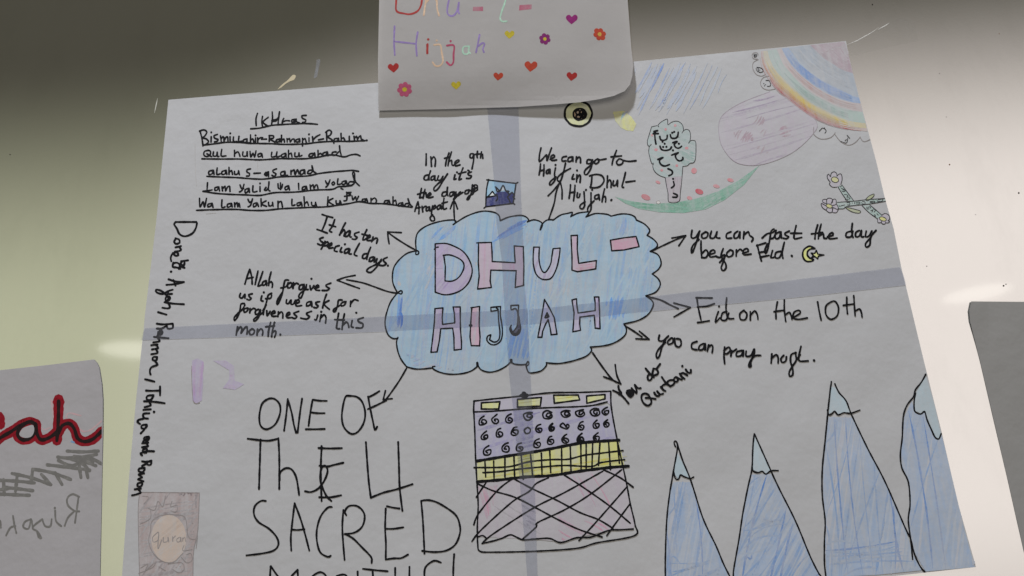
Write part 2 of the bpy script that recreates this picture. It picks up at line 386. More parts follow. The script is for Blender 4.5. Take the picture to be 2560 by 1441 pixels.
write(poster, 'handwritten_line', 'A', '''395,1025 400,1110 430,1060 445,1110 465,1025;515,1075 480,1085 480,1110 510,1100 520,1075 530,1115;620,1040 618,1115 650,1110;710,1075 675,1085 675,1112 705,1105 715,1075 722,1110;745,1070 748,1110;748,1090 770,1068 778,1108 790,1075 800,1115;880,1035 895,1065 915,1055;925,1030 905,1095 880,1110
;965,1070 935,1080 935,1108 960,1100 970,1070 985,1105;1010,1030 1012,1105;1060,1050 1015,1080 1065,1105;1085,1065 1090,1100 1120,1095 1125,1065 1132,1105;1180,1055 1180,1125;1180,1075 1210,1055 1225,1110;1320,1035 1320,1095 1350,1090;1405,1065 1370,1075 1375,1098 1400,1090 1412,1065 1420,1100
;1440,1010 1445,1100;1445,1080 1470,1060 1485,1095;1515,1065 1520,1095 1550,1095 1555,1065 1565,1100;1680,1010 1675,1095;1730,1025 1685,1055 1735,1090;1760,1050 1765,1080 1795,1075 1800,1050 1810,1075;1910,965 1870,970 1870,1000 1865,1045 1840,1050;1845,1005 1905,995;1865,965 1905,985
;1920,1000 1930,1040 1955,1010 1965,1045 1985,1005;2060,1030 2025,1035 2025,1055 2050,1055 2065,1030 2075,1060;2110,1025 2110,1065;2110,1045 2145,1020 2165,1045 2160,1065;2285,1045 2250,1050 2245,1075 2275,1070 2290,1045 2300,1080;2330,1010 2330,1085;2330,1060 2355,1045 2365,1085
;2420,1070 2390,1075 2385,1100 2410,1095 2425,1068 2430,1100;2490,1075 2455,1080 2450,1105 2480,1105 2495,1075 2480,1030 2500,1085 2525,1108;365,1145 550,1138 750,1135 900,1145 1050,1145 1200,1130 1350,1122 1500,1115 1650,1110 1770,1095 1900,1075 1990,1058 2100,1075 2250,1080 2400,1100 2520,1115''', W_A, 'underlined line reading "Wa lam yakun lahu kufwan ahad"')

# ---- handwritten notes round the cloud
W_N = 5.0
NOTE = 'handwritten_note'
write(poster, NOTE, 'C', '''262,580 262,640 260,695;308,610 315,705;310,650 335,610 355,640 350,705;490,570 465,640 455,700;445,625 500,610;515,560 490,640 480,700;488,660 515,645 520,690 535,695;545,685 590,655 580,640 550,665 555,700 600,690;735,580 705,580 700,615 725,620 738,585 735,650 720,730
;775,555 770,605 775,620;755,585 805,580;815,560 805,620;808,595 825,585 828,625;285,790 250,800 240,835 275,840 290,790;305,750 290,800 290,840;345,800 315,810 310,840 335,835 350,800 350,845 365,845;385,800 375,840 405,840 430,805;475,780 430,850 380,930 345,950 340,920 390,870 440,830
;550,790 540,835 560,830;570,765;630,720 600,800 590,840 615,830;585,780 660,760;680,745 690,750;715,760 680,775 690,795 715,800 700,825 665,825;215,925 200,1000 195,1020 220,1015;175,985 250,960;250,935 230,1025;235,985 260,970 262,1010 275,1015;280,1005 310,985 300,970 280,990 285,1020 330,1010
;465,960 430,965 420,1000 455,1000 475,960;475,915 470,970 480,1000;530,960 500,970 500,1005 525,995 540,960 545,1000;560,960 565,1000 595,990 605,960;600,960 570,1000 540,1035 535,1030 560,1005 630,965;690,940 655,950 650,980 680,975 695,945 720,950
;725,890 715,960 690,1030 670,1035 690,1000 730,980 740,940 775,910 760,890 725,900;770,920 775,940 740,960;740,905 755,925 735,930;180,1060 160,1110 148,1155;180,1060 190,1120 188,1178;155,1125 200,1115;220,1105 228,1160;226,1130 245,1108 262,1105;285,1110 262,1125 265,1150 288,1140 295,1110 298,1150
;325,1100 315,1180 340,1210 345,1245 315,1250 300,1220 325,1190;320,1125 350,1095 355,1120 330,1135;400,1090 375,1105 375,1135 398,1125 408,1092 415,1130;440,1025 430,1110 440,1135 465,1125;420,1075 475,1060''', 4.7, 'note reading "In the 9th day it\'s the day of Arafat"')
write(poster, NOTE, 'C', '''1410,520 1395,590 1395,655 1435,620 1465,590 1470,645 1490,590 1515,520;1500,635 1545,610 1535,590 1510,605 1515,645 1565,640;1665,605 1625,615 1620,650 1660,650;1720,610 1685,620 1680,655 1715,650 1728,610 1730,655;1765,610 1760,660;1762,640 1790,610 1805,630 1805,668
;1915,640 1875,640 1870,675 1905,675 1925,640 1910,720 1870,785 1845,780 1850,745 1900,700 1945,660;1965,635 1940,660 1960,680 1990,655 1975,630 2000,640 2060,630;2165,545 2130,640 2120,690;2110,610 2215,600;2190,630 2165,660 2180,690 2220,680 2230,645 2200,630;2230,645 2290,655 2360,648
;1405,680 1400,740 1390,790;1440,690 1440,740 1435,800;1400,750 1440,740;1490,735 1465,750 1465,775 1485,770 1498,735 1500,775;1555,720 1545,780 1550,840 1510,890 1495,880 1510,850 1560,810;1555,690;1655,675 1635,760 1605,850 1575,845 1580,810 1640,760 1705,725
;1735,785 1720,830 1745,830;1770,745;1770,790 1765,860;1768,830 1795,790 1805,810 1800,865;1920,790 1915,860 1905,920;1895,800 1960,785 2020,800 2040,850 2000,905 1940,920 1900,910;2075,800 2070,915;2072,870 2095,840 2110,860 2110,915;2135,850 2130,895 2160,890 2175,845 2175,905
;2255,765 2240,830 2220,905 2235,915;2260,862 2350,850;1705,890 1700,960 1690,1025;1750,895 1745,970 1735,1050;1695,970 1750,960;1775,970 1770,1010 1790,1015 1800,980;1840,960 1845,1040 1845,1100 1825,1130 1800,1120 1805,1090 1850,1060;1860,940;1910,970 1910,1060 1910,1130 1890,1165 1875,1140 1890,1100 1940,1050;1922,938
;1985,985 1950,1000 1950,1030 1980,1025 1990,990 1995,1040;2045,930 2030,1000 2020,1060;2025,1020 2050,1005 2058,1030 2055,1060;2115,1040;2112,1044''', 4.7, 'note reading "We can go to Hajj in Dhul-Hijjah."')
write(poster, NOTE, 'E', '''1010,68 1060,85 1118,100;1062,90 1040,160 1010,230;958,222 1010,240 1062,260;1140,120 1115,190 1085,235 1110,250;1085,175 1150,195;1250,155 1215,220 1190,280;1200,265 1235,225 1245,250 1235,290;1290,235 1255,260 1250,295 1280,285 1300,240 1295,295 1310,300;1390,250 1345,265 1350,290 1370,305 1350,325 1320,320
;1470,225 1440,290 1430,330 1455,325;1420,270 1500,290;1460,320 1505,300 1500,280 1475,300 1475,335 1520,335;1535,300 1520,350;1525,340 1565,310 1580,325 1570,365;1020,305 985,320 1000,345 1020,360 1000,385 965,370;1040,345 1020,390 1000,425;1030,370 1065,350 1075,375 1045,390 1015,390
;1065,400 1110,380 1105,360 1080,385 1080,415 1120,410;1185,390 1150,400 1135,440 1165,450;1210,410 1195,450 1215,455;1245,375;1285,420 1250,430 1240,465 1270,460 1295,425 1285,470 1310,475;1395,365 1360,430 1340,480 1370,495;1475,470 1435,480 1425,515 1455,520 1480,480;1510,405 1480,480 1470,530
;1540,505 1505,515 1495,550 1525,545 1550,510 1545,560;1575,525 1565,565 1590,570 1620,530;1620,530 1570,610 1510,665 1470,650 1490,620 1570,580 1620,545;1680,510 1640,530 1650,555 1670,575 1640,595 1600,590;1687,595''', W_N, 'note reading "It has ten special days."')
write(poster, NOTE, 'E', '''265,635 240,700 215,785;265,635 285,710 290,785;230,730 300,715;350,650 335,720 320,790;400,655 375,730 350,805 380,795;430,750 400,765 395,795 425,790 435,750 440,800;485,660 465,740 460,800;460,775 485,760 500,785 495,820;665,745 630,745 615,800 600,880 560,985 545,985 555,940 600,870;585,825 640,810 660,770
;690,770 655,790 660,825 690,815 700,780 680,770;715,770 710,830;715,800 745,775 765,785;815,790 780,800 775,840 805,835 825,790 820,860 790,930 770,915 785,880 840,840;850,790 845,840 865,840;900,730;885,800 895,845 925,800;930,830 975,815 965,795 940,815 945,845 985,850;1100,775 1050,795 1060,815 1085,830 1060,850 1010,850
;170,880 160,915 185,930 215,890 215,930;290,885 255,895 265,920 280,930 260,950 235,940;390,905 380,950 400,960;410,870;490,880 455,900 440,960 420,1030 405,1060;430,935 480,930 490,900;645,945 640,980 665,985 690,950 690,990 715,990 735,950;740,985 775,970 765,945 740,965 745,1010 800,1005
;890,965 855,975 850,1010 885,1000 900,965 905,1015;985,965 945,975 950,995 970,1010 950,1030 925,1025;1055,890 1030,960 1015,1030;1080,955 1030,990 1085,1045;1215,950 1180,950 1170,1000 1150,1060 1130,1070 1130,1045 1200,1000;1240,965 1205,985 1210,1010 1240,1000 1255,965;1305,960 1300,1015;1305,985 1340,945 1380,955
;210,985 175,990 165,1050 140,1120 110,1160 105,1130 150,1080 190,1045 215,1000;240,1030 205,1045 210,1075 235,1065 250,1035;270,1035 265,1080;270,1060 300,1035 320,1040;355,1045 325,1060 325,1095 355,1090 375,1050 360,1120 320,1165 305,1150 340,1120 400,1080;410,1050 405,1100;435,1000 400,1060;440,1060 445,1110 475,1065
;485,1095 525,1080 515,1060 490,1080 495,1115 540,1115;560,1070 555,1120;560,1095 590,1070 605,1090 605,1135;640,1115 680,1095 670,1075 645,1095 650,1130 690,1130;770,1065 720,1085 735,1105 750,1120 730,1140 700,1130;900,1065 850,1085 860,1105 880,1120 850,1145 790,1135
;965,1105 950,1155 935,1150;1000,1070;1000,1100 985,1170;990,1140 1030,1100 1050,1130 1045,1185;1180,1085 1165,1180 1160,1240 1190,1245;1140,1150 1240,1155;1240,1090 1225,1170 1215,1250;1220,1210 1260,1175 1280,1200 1285,1230;1320,1160 1310,1220 1330,1230;1362,1080;1435,1130 1380,1150 1390,1175 1430,1195 1420,1235 1360,1235
;140,1225 125,1310;130,1275 170,1225 185,1255 175,1290 210,1240 235,1225 240,1270 235,1300;290,1245 260,1270 270,1305 300,1300 315,1265 290,1245;345,1250 340,1310;345,1280 380,1245 400,1270 395,1310;480,1180 460,1260 455,1320;430,1225 520,1215;520,1180 500,1260 490,1325;495,1290 525,1265 535,1290 520,1330;580,1305''', W_N, 'note reading "Allah forgives us if we ask for forgiveness in this month."')
write(poster, NOTE, 'G', '''490,105 485,155 515,155 545,110;545,110 525,180 495,260 485,255 495,215 540,170;590,115 560,135 565,160 595,155 605,125 585,115;630,110 620,155 650,158 670,115 665,155 690,160;770,115 740,130 740,160 775,160;820,110 795,130 795,160 820,155 835,115 835,160;865,115 860,165;862,140 895,115 905,140 930,160 920,185
;1080,95 1060,110 1050,170 1035,240 1020,270 1015,245 1035,200;995,160 1030,130 1070,120 1095,105 1080,155 1055,165;1120,115 1090,135 1095,165 1120,155 1130,115 1135,160;1190,110 1160,125 1165,140 1185,150 1170,165 1145,160;1240,70 1225,140 1230,165 1280,155;1200,125 1280,125
;1395,65 1380,120 1375,165;1350,130 1430,120;1420,60 1405,120 1400,165;1405,145 1435,130 1440,160 1460,162;1465,150 1505,140 1500,120 1475,140 1480,165 1535,160;1640,110 1605,120 1600,150 1635,150 1650,110;1645,55 1640,110 1650,155;1695,105 1670,120 1670,150 1695,145 1710,105 1710,150 1725,150
;1745,110 1740,150 1765,145 1785,110;1815,105 1780,150 1770,210 1745,225 1740,200 1775,160;555,180 555,240 560,300;558,275 590,245 605,270 590,300 560,300;610,280 655,265 645,245 620,260 620,295 665,290;715,235 700,290 730,340 735,375 715,395 700,375 715,330 725,280 690,300 660,290;690,335 740,280
;765,245 740,270 750,295 780,285 785,255 765,245;810,245 808,290;810,265 835,240 850,250;855,270 895,255 885,235 860,250 865,280 915,275;960,210 975,270 990,325;955,215 1020,195;970,265 1025,255;980,298 1045,285;1070,250 1058,300 1080,298;1130,255 1095,265 1090,300 1120,300 1140,255;1155,190 1140,260 1145,305;1210,290;1208,287''', 4.9, 'note reading "you can fast the day before Eid."')
write(poster, NOTE, 'G', '''525,590 535,660 555,750;520,590 635,592;530,655 600,650 652,632;530,768 560,765 615,755;680,690 665,730 660,765 690,735;685,652;740,690 710,700 700,745 735,750 755,700;740,590 735,670 750,735 790,740;865,680 835,705 840,745 875,745 885,705 860,680;910,690 910,750;910,720 940,685 960,710 965,745
;1105,620 1095,680 1095,740;1080,690 1150,680;1155,605 1155,680 1165,760;1160,715 1190,695 1205,720 1210,745;1215,735 1270,700 1260,680 1225,695 1220,735 1260,745 1320,735;1395,620 1405,680 1420,750;1490,620 1455,650 1455,710 1490,745 1535,720 1545,660 1520,615 1490,620
;1605,585 1605,650 1610,705;1580,645 1650,635;1655,575 1660,650 1665,720;1662,690 1695,670 1710,695 1715,730''', 4.6, 'large note reading "Eid on the 10th"')
write(poster, NOTE, 'G', '''255,860 250,895 280,900 320,865;300,890 275,940 255,1010 240,1025 232,1000 250,960 300,910;340,880 315,905 320,925 350,915 355,885 340,880;365,880 370,930 395,945 412,925 405,890 380,885;525,905 490,920 490,955 525,965;575,920 545,935 540,965 570,960 585,920 585,965;610,930 600,975;605,950 630,930 640,945 635,985
;725,945 720,1000 725,1065;720,970 755,945 765,970 740,995 725,990;775,970 770,1010;775,985 810,960;850,970 815,980 810,1010 845,1005 860,970 858,1010;880,975 880,1010 915,1005 935,960;985,1005 940,1010 915,1050 915,1085 900,1085 905,1055 935,1000 940,960;1065,995 1060,1060;1062,1030 1095,1000 1110,1020 1110,1060
;1150,1005 1130,1030 1140,1055 1165,1045 1170,1015;1240,985 1205,1000 1200,1050 1215,1100 1215,1145 1195,1155 1190,1125 1215,1080 1240,1040 1235,985;1275,940 1260,1010 1265,1045 1325,1045;1240,1040 1270,1000;1370,1042;1368,1040''', W_N, 'note reading "you can pray nafl."')
write(poster, NOTE, 'Y', '''130,890 220,930 330,1000 430,1100 530,1225;268,770 280,860 340,960 285,1000;490,900 545,880 600,900 650,980 580,1060 510,1000 480,940 560,920 600,1000 540,1000;500,960 570,960;570,1050 590,980;605,830 690,920 730,950;690,750 740,900 730,960;690,745 770,830 840,830
;965,320 1080,460 1170,545;1080,470 1025,510 1025,600 1070,630 1120,590 1150,480;1170,330 1140,480 1180,550;1170,330 1240,340 1290,410 1270,470 1200,500;1250,330 1340,210;1050,1010 980,970 900,980 860,1040 870,1130 930,1230 1030,1280 1110,1220 1110,1130 1060,1040;970,1080 1080,1085 1225,1110
;1190,945 1240,1020 1300,1035 1340,990;1265,910 1340,990 1420,970;1360,800 1430,880 1480,905;1400,840 1390,780 1450,735 1520,730;1385,545 1480,680 1600,780;1600,785 1690,730 1710,650 1640,620 1560,640 1500,720;1740,545 1690,600 1720,660 1780,660 1800,590 1750,545 1860,600 1900,610
;1850,460 1900,540 1970,590;1870,470 1930,440 2040,500;2000,350 2060,430 2130,430 2130,360;1912,262''', 5.4, 'slanting note reading "You do Qurbani"')

# ---- names written down the left edge
write(poster, 'handwritten_names', 'K', '''400,102 550,102;555,110 545,150 520,185 470,205 430,190 410,150 390,118 400,105;400,225 390,245 405,260 430,250 425,228 400,220;440,275 400,285;425,280 440,300 430,310 395,315;380,325 400,345 420,340 410,320 380,330 365,360 370,385;440,385 490,378;445,390 435,405 460,415 465,395;435,425 465,432
;385,395 380,425 410,430 435,440;385,400 410,395 430,410 425,440;368,460;350,515 400,530 460,535;460,535 395,550 335,555;385,520 400,560;380,590 350,600 345,620 375,620;345,600 310,620 265,610 260,590 300,600 345,640;355,640 330,645 330,670 355,665 360,645 325,680;460,695 380,690 320,680;350,690 360,715 345,725 305,720
;275,752 335,770;265,835 310,840 380,835;380,835 380,865 345,870 335,840;335,850 300,870 265,870;300,885 275,895 280,915 300,910 305,890 270,920;350,940 290,935 245,930;275,940 285,960 240,970;270,985 225,990;260,990 275,1010 230,1020;260,1020 270,1045 225,1055;265,1075 240,1075 235,1095 260,1100 268,1075
;255,1110 270,1130 225,1150 215,1180 220,1200;180,1235 248,1252''', 5.4, 'upright line of names starting "Done by: Ayah, Rahma"')
write(poster, 'handwritten_names', 'L', '''360,20 360,85;360,50 300,52 255,50;310,85 265,90 260,115 290,120 310,90;395,145 320,135 240,130;280,140 290,160 245,175;290,190 235,195;315,210;280,220 235,225 240,255 270,260;240,260 200,270 190,285 210,300;260,305 225,310 220,330 245,335 262,312;240,345 215,370
;275,395 245,400 240,420 265,425 278,400 232,432;270,440 225,445;255,445 270,465 225,475;260,485 235,490 232,510 255,515 262,490;315,505 260,505 215,520 225,535;225,580 260,585 295,575;295,575 290,605 265,605 262,580;262,595 225,615;245,630 205,635 200,655 230,660 245,640;240,670 200,680 225,700 195,715 235,730
;225,740 195,745 190,765 215,770 228,748;215,785 170,790;200,795 215,815 175,830 150,835''', 5.4, 'upright line of names ending "Tahiya and Rawan"')

# ---- big capitals bottom left
W_J = 5.0
BIG = 'capital_lettering'
write(poster, BIG, 'J', '''265,280 300,258 340,262 372,300 372,360 340,430 285,462 245,440 235,380 250,300 280,265;425,260 415,360 400,472;425,265 450,350 465,430 480,485;520,258 505,360 490,485;590,265 575,350 563,440;590,265 635,272 685,273;580,350 620,355 670,355;545,462 610,462 670,460
;845,240 810,245 790,320 785,390 800,450 845,492 890,480 930,420 940,350 920,280 880,245 815,240;960,245 975,330 990,400 1005,465 1020,445;960,250 1000,230 1035,208;958,328 1010,305 1080,270''', W_J, 'thin black capitals reading "ONE OF"')
write(poster, BIG, 'J', '''158,525 240,535 300,538 360,525;243,530 238,700 233,860;362,522 368,650 368,860;370,800 375,750 410,722 450,730 480,780 495,860 500,900;650,575 645,700 645,800 650,940;630,587 700,590 785,588;635,705 690,710 730,700 795,685;635,915 710,915 780,902;540,875 580,880 630,855 670,800 690,740 675,705 650,720 640,790 660,860 685,910 715,940
;945,548 955,700 965,820 978,918;978,918 1060,885 1150,862 1255,828;1160,548 1165,700 1170,850 1188,1005''', 5.3, 'large black letters reading "ThE 4"')
write(poster, BIG, 'J', '''278,940 245,940 205,975 200,1030 230,1080 300,1125 350,1180 362,1230 330,1270 250,1290 150,1302;470,955 455,1080 445,1180 448,1270;470,955 510,1060 545,1180 568,1270;450,1130 490,1133 535,1128;718,980 690,985 645,1040 620,1120 618,1200 640,1280 690,1312 710,1305
;795,1000 788,1100 792,1200 803,1332;815,1035 805,1010 830,975 880,972 920,1000 937,1045 920,1110 870,1150 805,1160;805,1160 860,1190 920,1250 960,1290 983,1320 983,1352;1077,990 1073,1120 1078,1220 1077,1330;1085,975 1130,985 1168,990;1075,1125 1130,1125 1195,1115;1077,1330 1130,1322 1180,1320 1225,1297
;1313,940 1325,1080 1335,1290;1313,938 1370,935 1440,960 1540,1030 1570,1100 1570,1160 1540,1230 1480,1270 1400,1280 1320,1272''', W_J, 'large black capitals reading "SACRED"')
write(poster, BIG, 'J', '''310,1375 305,1480 300,1620;312,1375 340,1415 400,1500;490,1398 450,1440 400,1500;490,1398 495,1500 500,1620;590,1440 620,1420 650,1415 680,1440 700,1500 680,1590 630,1610 580,1560 575,1480 590,1440;740,1620 745,1530 750,1445;750,1440 815,1438 850,1560 885,1620;890,1410 890,1520 885,1620
;925,1392 1000,1400 1090,1408;990,1408 995,1500 998,1615;1140,1385 1140,1500 1145,1600;1235,1378 1235,1480 1240,1600;1140,1490 1238,1485;1445,1350 1400,1338 1350,1370 1335,1410 1345,1460 1420,1500 1440,1550 1400,1590 1330,1590;1533,1295 1528,1370 1525,1500;1525,1560''', W_J, 'black capitals reading "MONTHS!"')
for d in ('350,480 352,700 365,900', '460,1180 560,1170', '975,640 978,860'): write(poster, 'pencil_smudge', 'A', d, 1.2, None, m_ink('faint_graphite', (.5, .49, .48)))

# ---- arrows from the cloud
for reg, d in (('C', '545,1245 540,1150 540,1060;502,1130 540,1050 575,1130'), ('C', '1485,1240 1540,1080 1560,970 1595,870;1480,1000 1540,940 1605,860;1603,862 1620,940 1620,1030'),
               ('E', '1965,430 1900,395 1780,320 1690,255;1825,255 1685,248;1685,250 1690,310 1700,370'), ('E', '1785,880 1680,860 1540,810 1420,770 1260,740;1350,695 1250,715 1165,745;1165,745 1270,785 1395,830'),
               ('G', '190,258 300,205 400,160 440,145;345,160 445,142;445,142 395,215'), ('G', '160,580 260,605 330,640 390,668;360,628 478,660;478,660 360,728'),
               ('G', '5,790 70,830 130,872;110,830 180,888;182,890 85,885'), ('J', '1220,48 1160,150 1075,270;1075,205 1060,265;1060,265 1120,258')):
    write(poster, 'drawn_arrow', reg, d, 4.4)
write(poster, 'drawn_arrow', 'O', '1482,883 1508,920 1532,950 1552,960;1509,942 1530,950 1552,960;1552,960 1542,938 1538,912', 4.6)

# ------------------------------------------------------------------ drawings on the poster
def lin(v): v /= 255; return v / 12.92 if v <= .04045 else ((v + .055) / 1.055) ** 2.4
def C(*c): return tuple(min(.85, PAPER[i] * lin(v) / lin((152, 149, 147)[i])) for i, v in enumerate(c))   # colour seen beside the paper -> albedo
def pens(cols, cover=.62, ang=80, grain=1.0): return [m_pencil(c, cover, ang, grain) for c in cols]

# blue cloud
CLOUD = [pts('F', q) for q in ('330,350 325,270 345,200 420,145 540,108 645,100 650,122 635,135', '635,135 720,80 800,45 880,27 960,35 1005,60 1018,105', '1018,105 1090,75 1180,62 1230,75 1250,100 1240,115',
 '1240,115 1290,98 1340,110 1362,130 1358,155 1345,180', '1345,180 1360,135 1400,100 1450,98', '1448,103 1510,60 1570,45 1608,38 1595,72', '1595,72 1650,45 1710,35 1745,35 1720,75', '1720,75 1790,48 1850,48 1900,55 1925,68',
 '1925,68 2010,50 2080,55 2120,75 2132,100', '2132,100 2195,130 2235,170 2240,195 2220,225', '2220,225 2275,260 2305,300 2290,330 2245,355', '2245,355 2310,385 2335,450 2315,500 2262,542', '2262,542 2310,580 2328,630 2290,690 2210,720',
 '2210,720 2260,760 2270,800 2230,870 2150,920 2030,950', '2030,950 2050,990 2040,1040 1980,1090 1890,1125 1755,1140', '1755,1140 1765,1170 1720,1215 1640,1245 1560,1265 1480,1275 1395,1268', '1395,1268 1395,1290 1350,1335 1265,1352 1240,1330 1228,1285',
 '1228,1280 1190,1285 1130,1278 1108,1262', '1105,1260 1060,1300 990,1335 920,1345 860,1325 835,1290', '828,1300 780,1335 700,1358 600,1362 520,1345 470,1320 465,1308', '465,1310 400,1318 330,1320 280,1310 250,1300',
 '250,1300 205,1240 178,1170 168,1100 178,1068', '178,1068 140,1070 100,1040 78,980 75,920 90,850 120,770 175,695', '175,695 140,620 135,550 150,480 200,415 260,370 330,352')]
ring = [p for q in CLOUD for p in spline(q, 5)[:-1]]
BL0, BL1, BL2, BL3 = C(134, 152, 163), C(116, 142, 163), C(84, 126, 172), C(48, 94, 156)
b = MB(); b.poly(ring, m_pencil(C(128, 149, 162), .72, 82, .9))
light = pens((BL0, BL1), .7, 82); mid = pens((BL1, C(108, 138, 168)), .55, 84)
b.hatch(ring, 83, 7, 6, light + mid, j=9, bend=7, seed=3, keep=.75)
b.hatch(ring, 62, 19, 5, light, j=12, bend=9, seed=4, keep=.45, z=.00013)
def patch(reg, s, ang, gap, wd, mats, seed, keep=.9): b.hatch(pts(reg, s), ang, gap, wd, mats, j=8, bend=6, seed=seed, keep=keep, z=.00016)
deeper = pens((BL2, BL3, BL3), .82, 30)
patch('F', '940,290 1060,180 1200,90 1235,110 1200,190 1080,255', 30, 5, 6, deeper, 5)
patch('F', '420,260 560,150 660,120 640,190 520,280', 42, 8, 6, pens((BL1, BL2), .65, 42), 6)
patch('F', '640,800 720,680 880,540 960,580 800,700 690,830', 48, 9, 6, pens((BL1, BL2), .6, 48), 7)
patch('F', '185,700 215,720 210,990 165,985 175,820', 84, 6, 7, pens((BL2, BL3), .75, 84), 8)
patch('F', '1910,60 2060,60 2040,230 1930,200', 76, 8, 6, pens((BL1, BL2), .6, 76), 9)
patch('F', '2060,480 2190,460 2200,640 2080,660', 80, 10, 6, pens((BL1, BL2), .6, 80), 10)
patch('F', '1880,740 2020,720 2040,900 1890,930', 82, 9, 6, pens((BL2,), .65, 82), 11)
patch('F', '1330,560 1600,560 1580,740 1340,720', 80, 12, 6, pens((BL1, BL2), .35, 80), 12)
patch('F', '1050,1060 1240,960 1255,1250 1100,1240', 78, 8, 6, pens((BL2,), .65, 78), 13)
patch('F', '1215,130 1330,260 1290,420 1220,380', 60, 10, 6, pens((BL1,), .4, 60), 14)
patch('F', '250,1180 420,1260 700,1330 480,1320 300,1310', 20, 9, 6, pens((BL2,), .35, 20), 15)
patch('F', '420,480 480,440 460,900 380,900', 70, 12, 6, pens((BL1, BL2), .3, 70), 16)
cloud = b.build('cloud_drawing', poster, 'blue pencil cloud with a scalloped black outline')
b = MB()
for q in CLOUD: b.stroke(q, 3.8, INK)
for s in ('330,350 325,380 345,380 350,360 335,350', '175,695 205,705 215,690 205,678 175,695', '645,100 650,122 632,137', '178,1068 180,1060', '462,1300 482,1298', '828,1300 826,1268 834,1268 836,1292', '1108,1262 1098,1245 1112,1242 1112,1270', '1228,1285 1245,1258 1252,1278 1235,1295 1228,1285'):
    b.stroke(pts('F', s), 3.8, INK)
b.build('cloud_outline', cloud)

def letter(name, fill, outs, holes=(), extra='', reg='F', wd=3.8, parent=cloud, mat=None, ang=75, lw=None, smooth=()):
    b = MB()
    for q in (fill or ()): b.poly(pts(reg, q), mat, .00026)
    if mat and fill and lw:
        for q in fill: b.hatch(pts(reg, q), ang, 6, 5, lw, z=.00029, j=1, bend=2, keep=.5, seed=len(b.v))
    for q in outs + list(holes): b.stroke(pts(reg, q), wd, INK, .00036, smooth=False)
    for q in strokes(reg, extra): b.stroke(q, wd, INK, .00036)
    return b.build(name, parent)
PK, PU, RD = C(158, 138, 150), C(146, 133, 155), C(160, 112, 130)
mp, mu, mr = m_pencil(PK, .8, 80, .8), m_pencil(PU, .8, 55, .8), m_pencil(C(164, 122, 137), .8, 15, .9)
hp, hu, hr = pens((C(160, 126, 142), PK), .6, 85), pens((C(135, 117, 147), PU), .6, 50), pens((RD,), .6, 12)
LT = 'bubble_letter'
def spl(s): return ' '.join('%.1f,%.1f' % p for p in spline([tuple(map(float, a.split(','))) for a in s.split()], 14))
D_out = spl('485,295 570,292 640,315 710,355 760,420 788,510 765,600 710,665 640,700 560,712 485,690') + ' 485,500 485,295'
D_in = spl('550,390 600,385 660,405 710,440 720,490 690,555 650,590 610,602 565,598') + ' 568,480 555,390'
# the ring of the D as one outline
d_ring = spl('485,295 570,292 640,315 710,355 760,420 788,510 765,600 710,665 640,700 560,712 485,690') + ' 485,500 552,500 566,598 ' + ' '.join(reversed(spl('550,390 600,385 660,405 710,440 720,490 690,555 650,590 610,602 565,598').split())) + ' 552,498 485,498'
letter(LT, [d_ring], [D_out], [D_in], '478,340 490,325 510,322', mat=mu, lw=hu, ang=50)
letter(LT, ['832,287 945,283 950,360 952,440 1140,450 1135,380 1132,312 1208,318 1210,480 1208,635 1140,652 1148,515 940,510 935,600 940,650 838,665 845,560 838,450 840,287'], ['825,287 945,283 950,360 952,440 1140,450 1135,380 1132,312 1208,318', '1206,318 1211,480 1208,635 1140,652 1148,515 940,510 935,600 945,652 832,665 845,560 838,450 840,285'], mat=mp, lw=hp, ang=88)
b = MB(); b.hatch(pts('F', '890,455 1060,468 1195,480 1200,508 1040,490 900,480'), -6, 5, 5, hr, z=.0003, seed=2, keep=.6); b.build('pencil_shading', cloud)
U_o = spl('1292,322 1287,400 1290,470 1310,540 1350,580 1395,588 1440,570 1480,490 1500,400 1508,330') + ' 1450,335 ' + spl('1440,400 1430,460 1400,515 1375,530 1350,495 1335,420 1338,322') + ' 1292,322'
letter(LT, [U_o], [U_o], mat=m_pencil(C(150, 147, 165), .7, 80, .8), lw=hu, ang=70)
L_o = '1597,228 1650,225 1648,340 1660,455 1805,432 1800,500 1650,523 1605,510 1605,400 1597,228'
letter(LT, [L_o], [L_o], mat=mp, lw=hp, ang=85)
b = MB(); b.hatch(pts('F', '1610,480 1790,450 1795,495 1650,518'), 6, 5, 5, hr, z=.0003, seed=3, keep=.8); b.build('pencil_shading', cloud)
DS = '1920,265 2035,245 2130,235 2155,318 2030,345 1930,352 1920,265'
letter('bubble_hyphen', [DS], [DS], mat=mr, lw=hr, ang=12)
H2 = '483,825 548,820 542,900 545,955 645,942 642,870 632,812 690,812 690,900 692,1000 700,1100 700,1158 640,1165 638,1060 628,985 530,990 520,1080 500,1180 450,1183 465,1060 478,940 483,825'
letter(LT, [H2], [H2], mat=mu, lw=hu, ang=80)
I2 = '778,818 848,808 845,960 852,1060 848,1130 780,1128 770,1060 775,960 780,880 785,818'
letter(LT, [I2], [I2], extra='765,960 778,955 785,968 765,965', mat=m_pencil(C(165, 132, 145), .8, 82, .8), lw=hp, ang=82)
J1 = spl('1020,808 1018,880 1030,950 1035,1030 1020,1090 980,1120 940,1118 908,1085 915,1050 940,1040') + ' ' + spl('930,1080 970,1100 1005,1080 1015,1020 1005,930 1000,838') + ' 942,848 940,815 1020,808'
letter(LT, [], [J1], extra='985,820 1000,830', mat=None)
J2 = '1105,800 1168,797 1165,870 ' + spl('1175,930 1185,985 1170,1030 1140,1045 1110,1030 1095,990 1108,962')
b = MB(); b.poly(pts('F', '1095,985 1108,962 1118,1005 1135,1012 1160,960 1160,880 1175,930 1185,985 1170,1030 1140,1045 1110,1030'), m_pencil(C(40, 40, 62), .85, 70, .5), .00026)
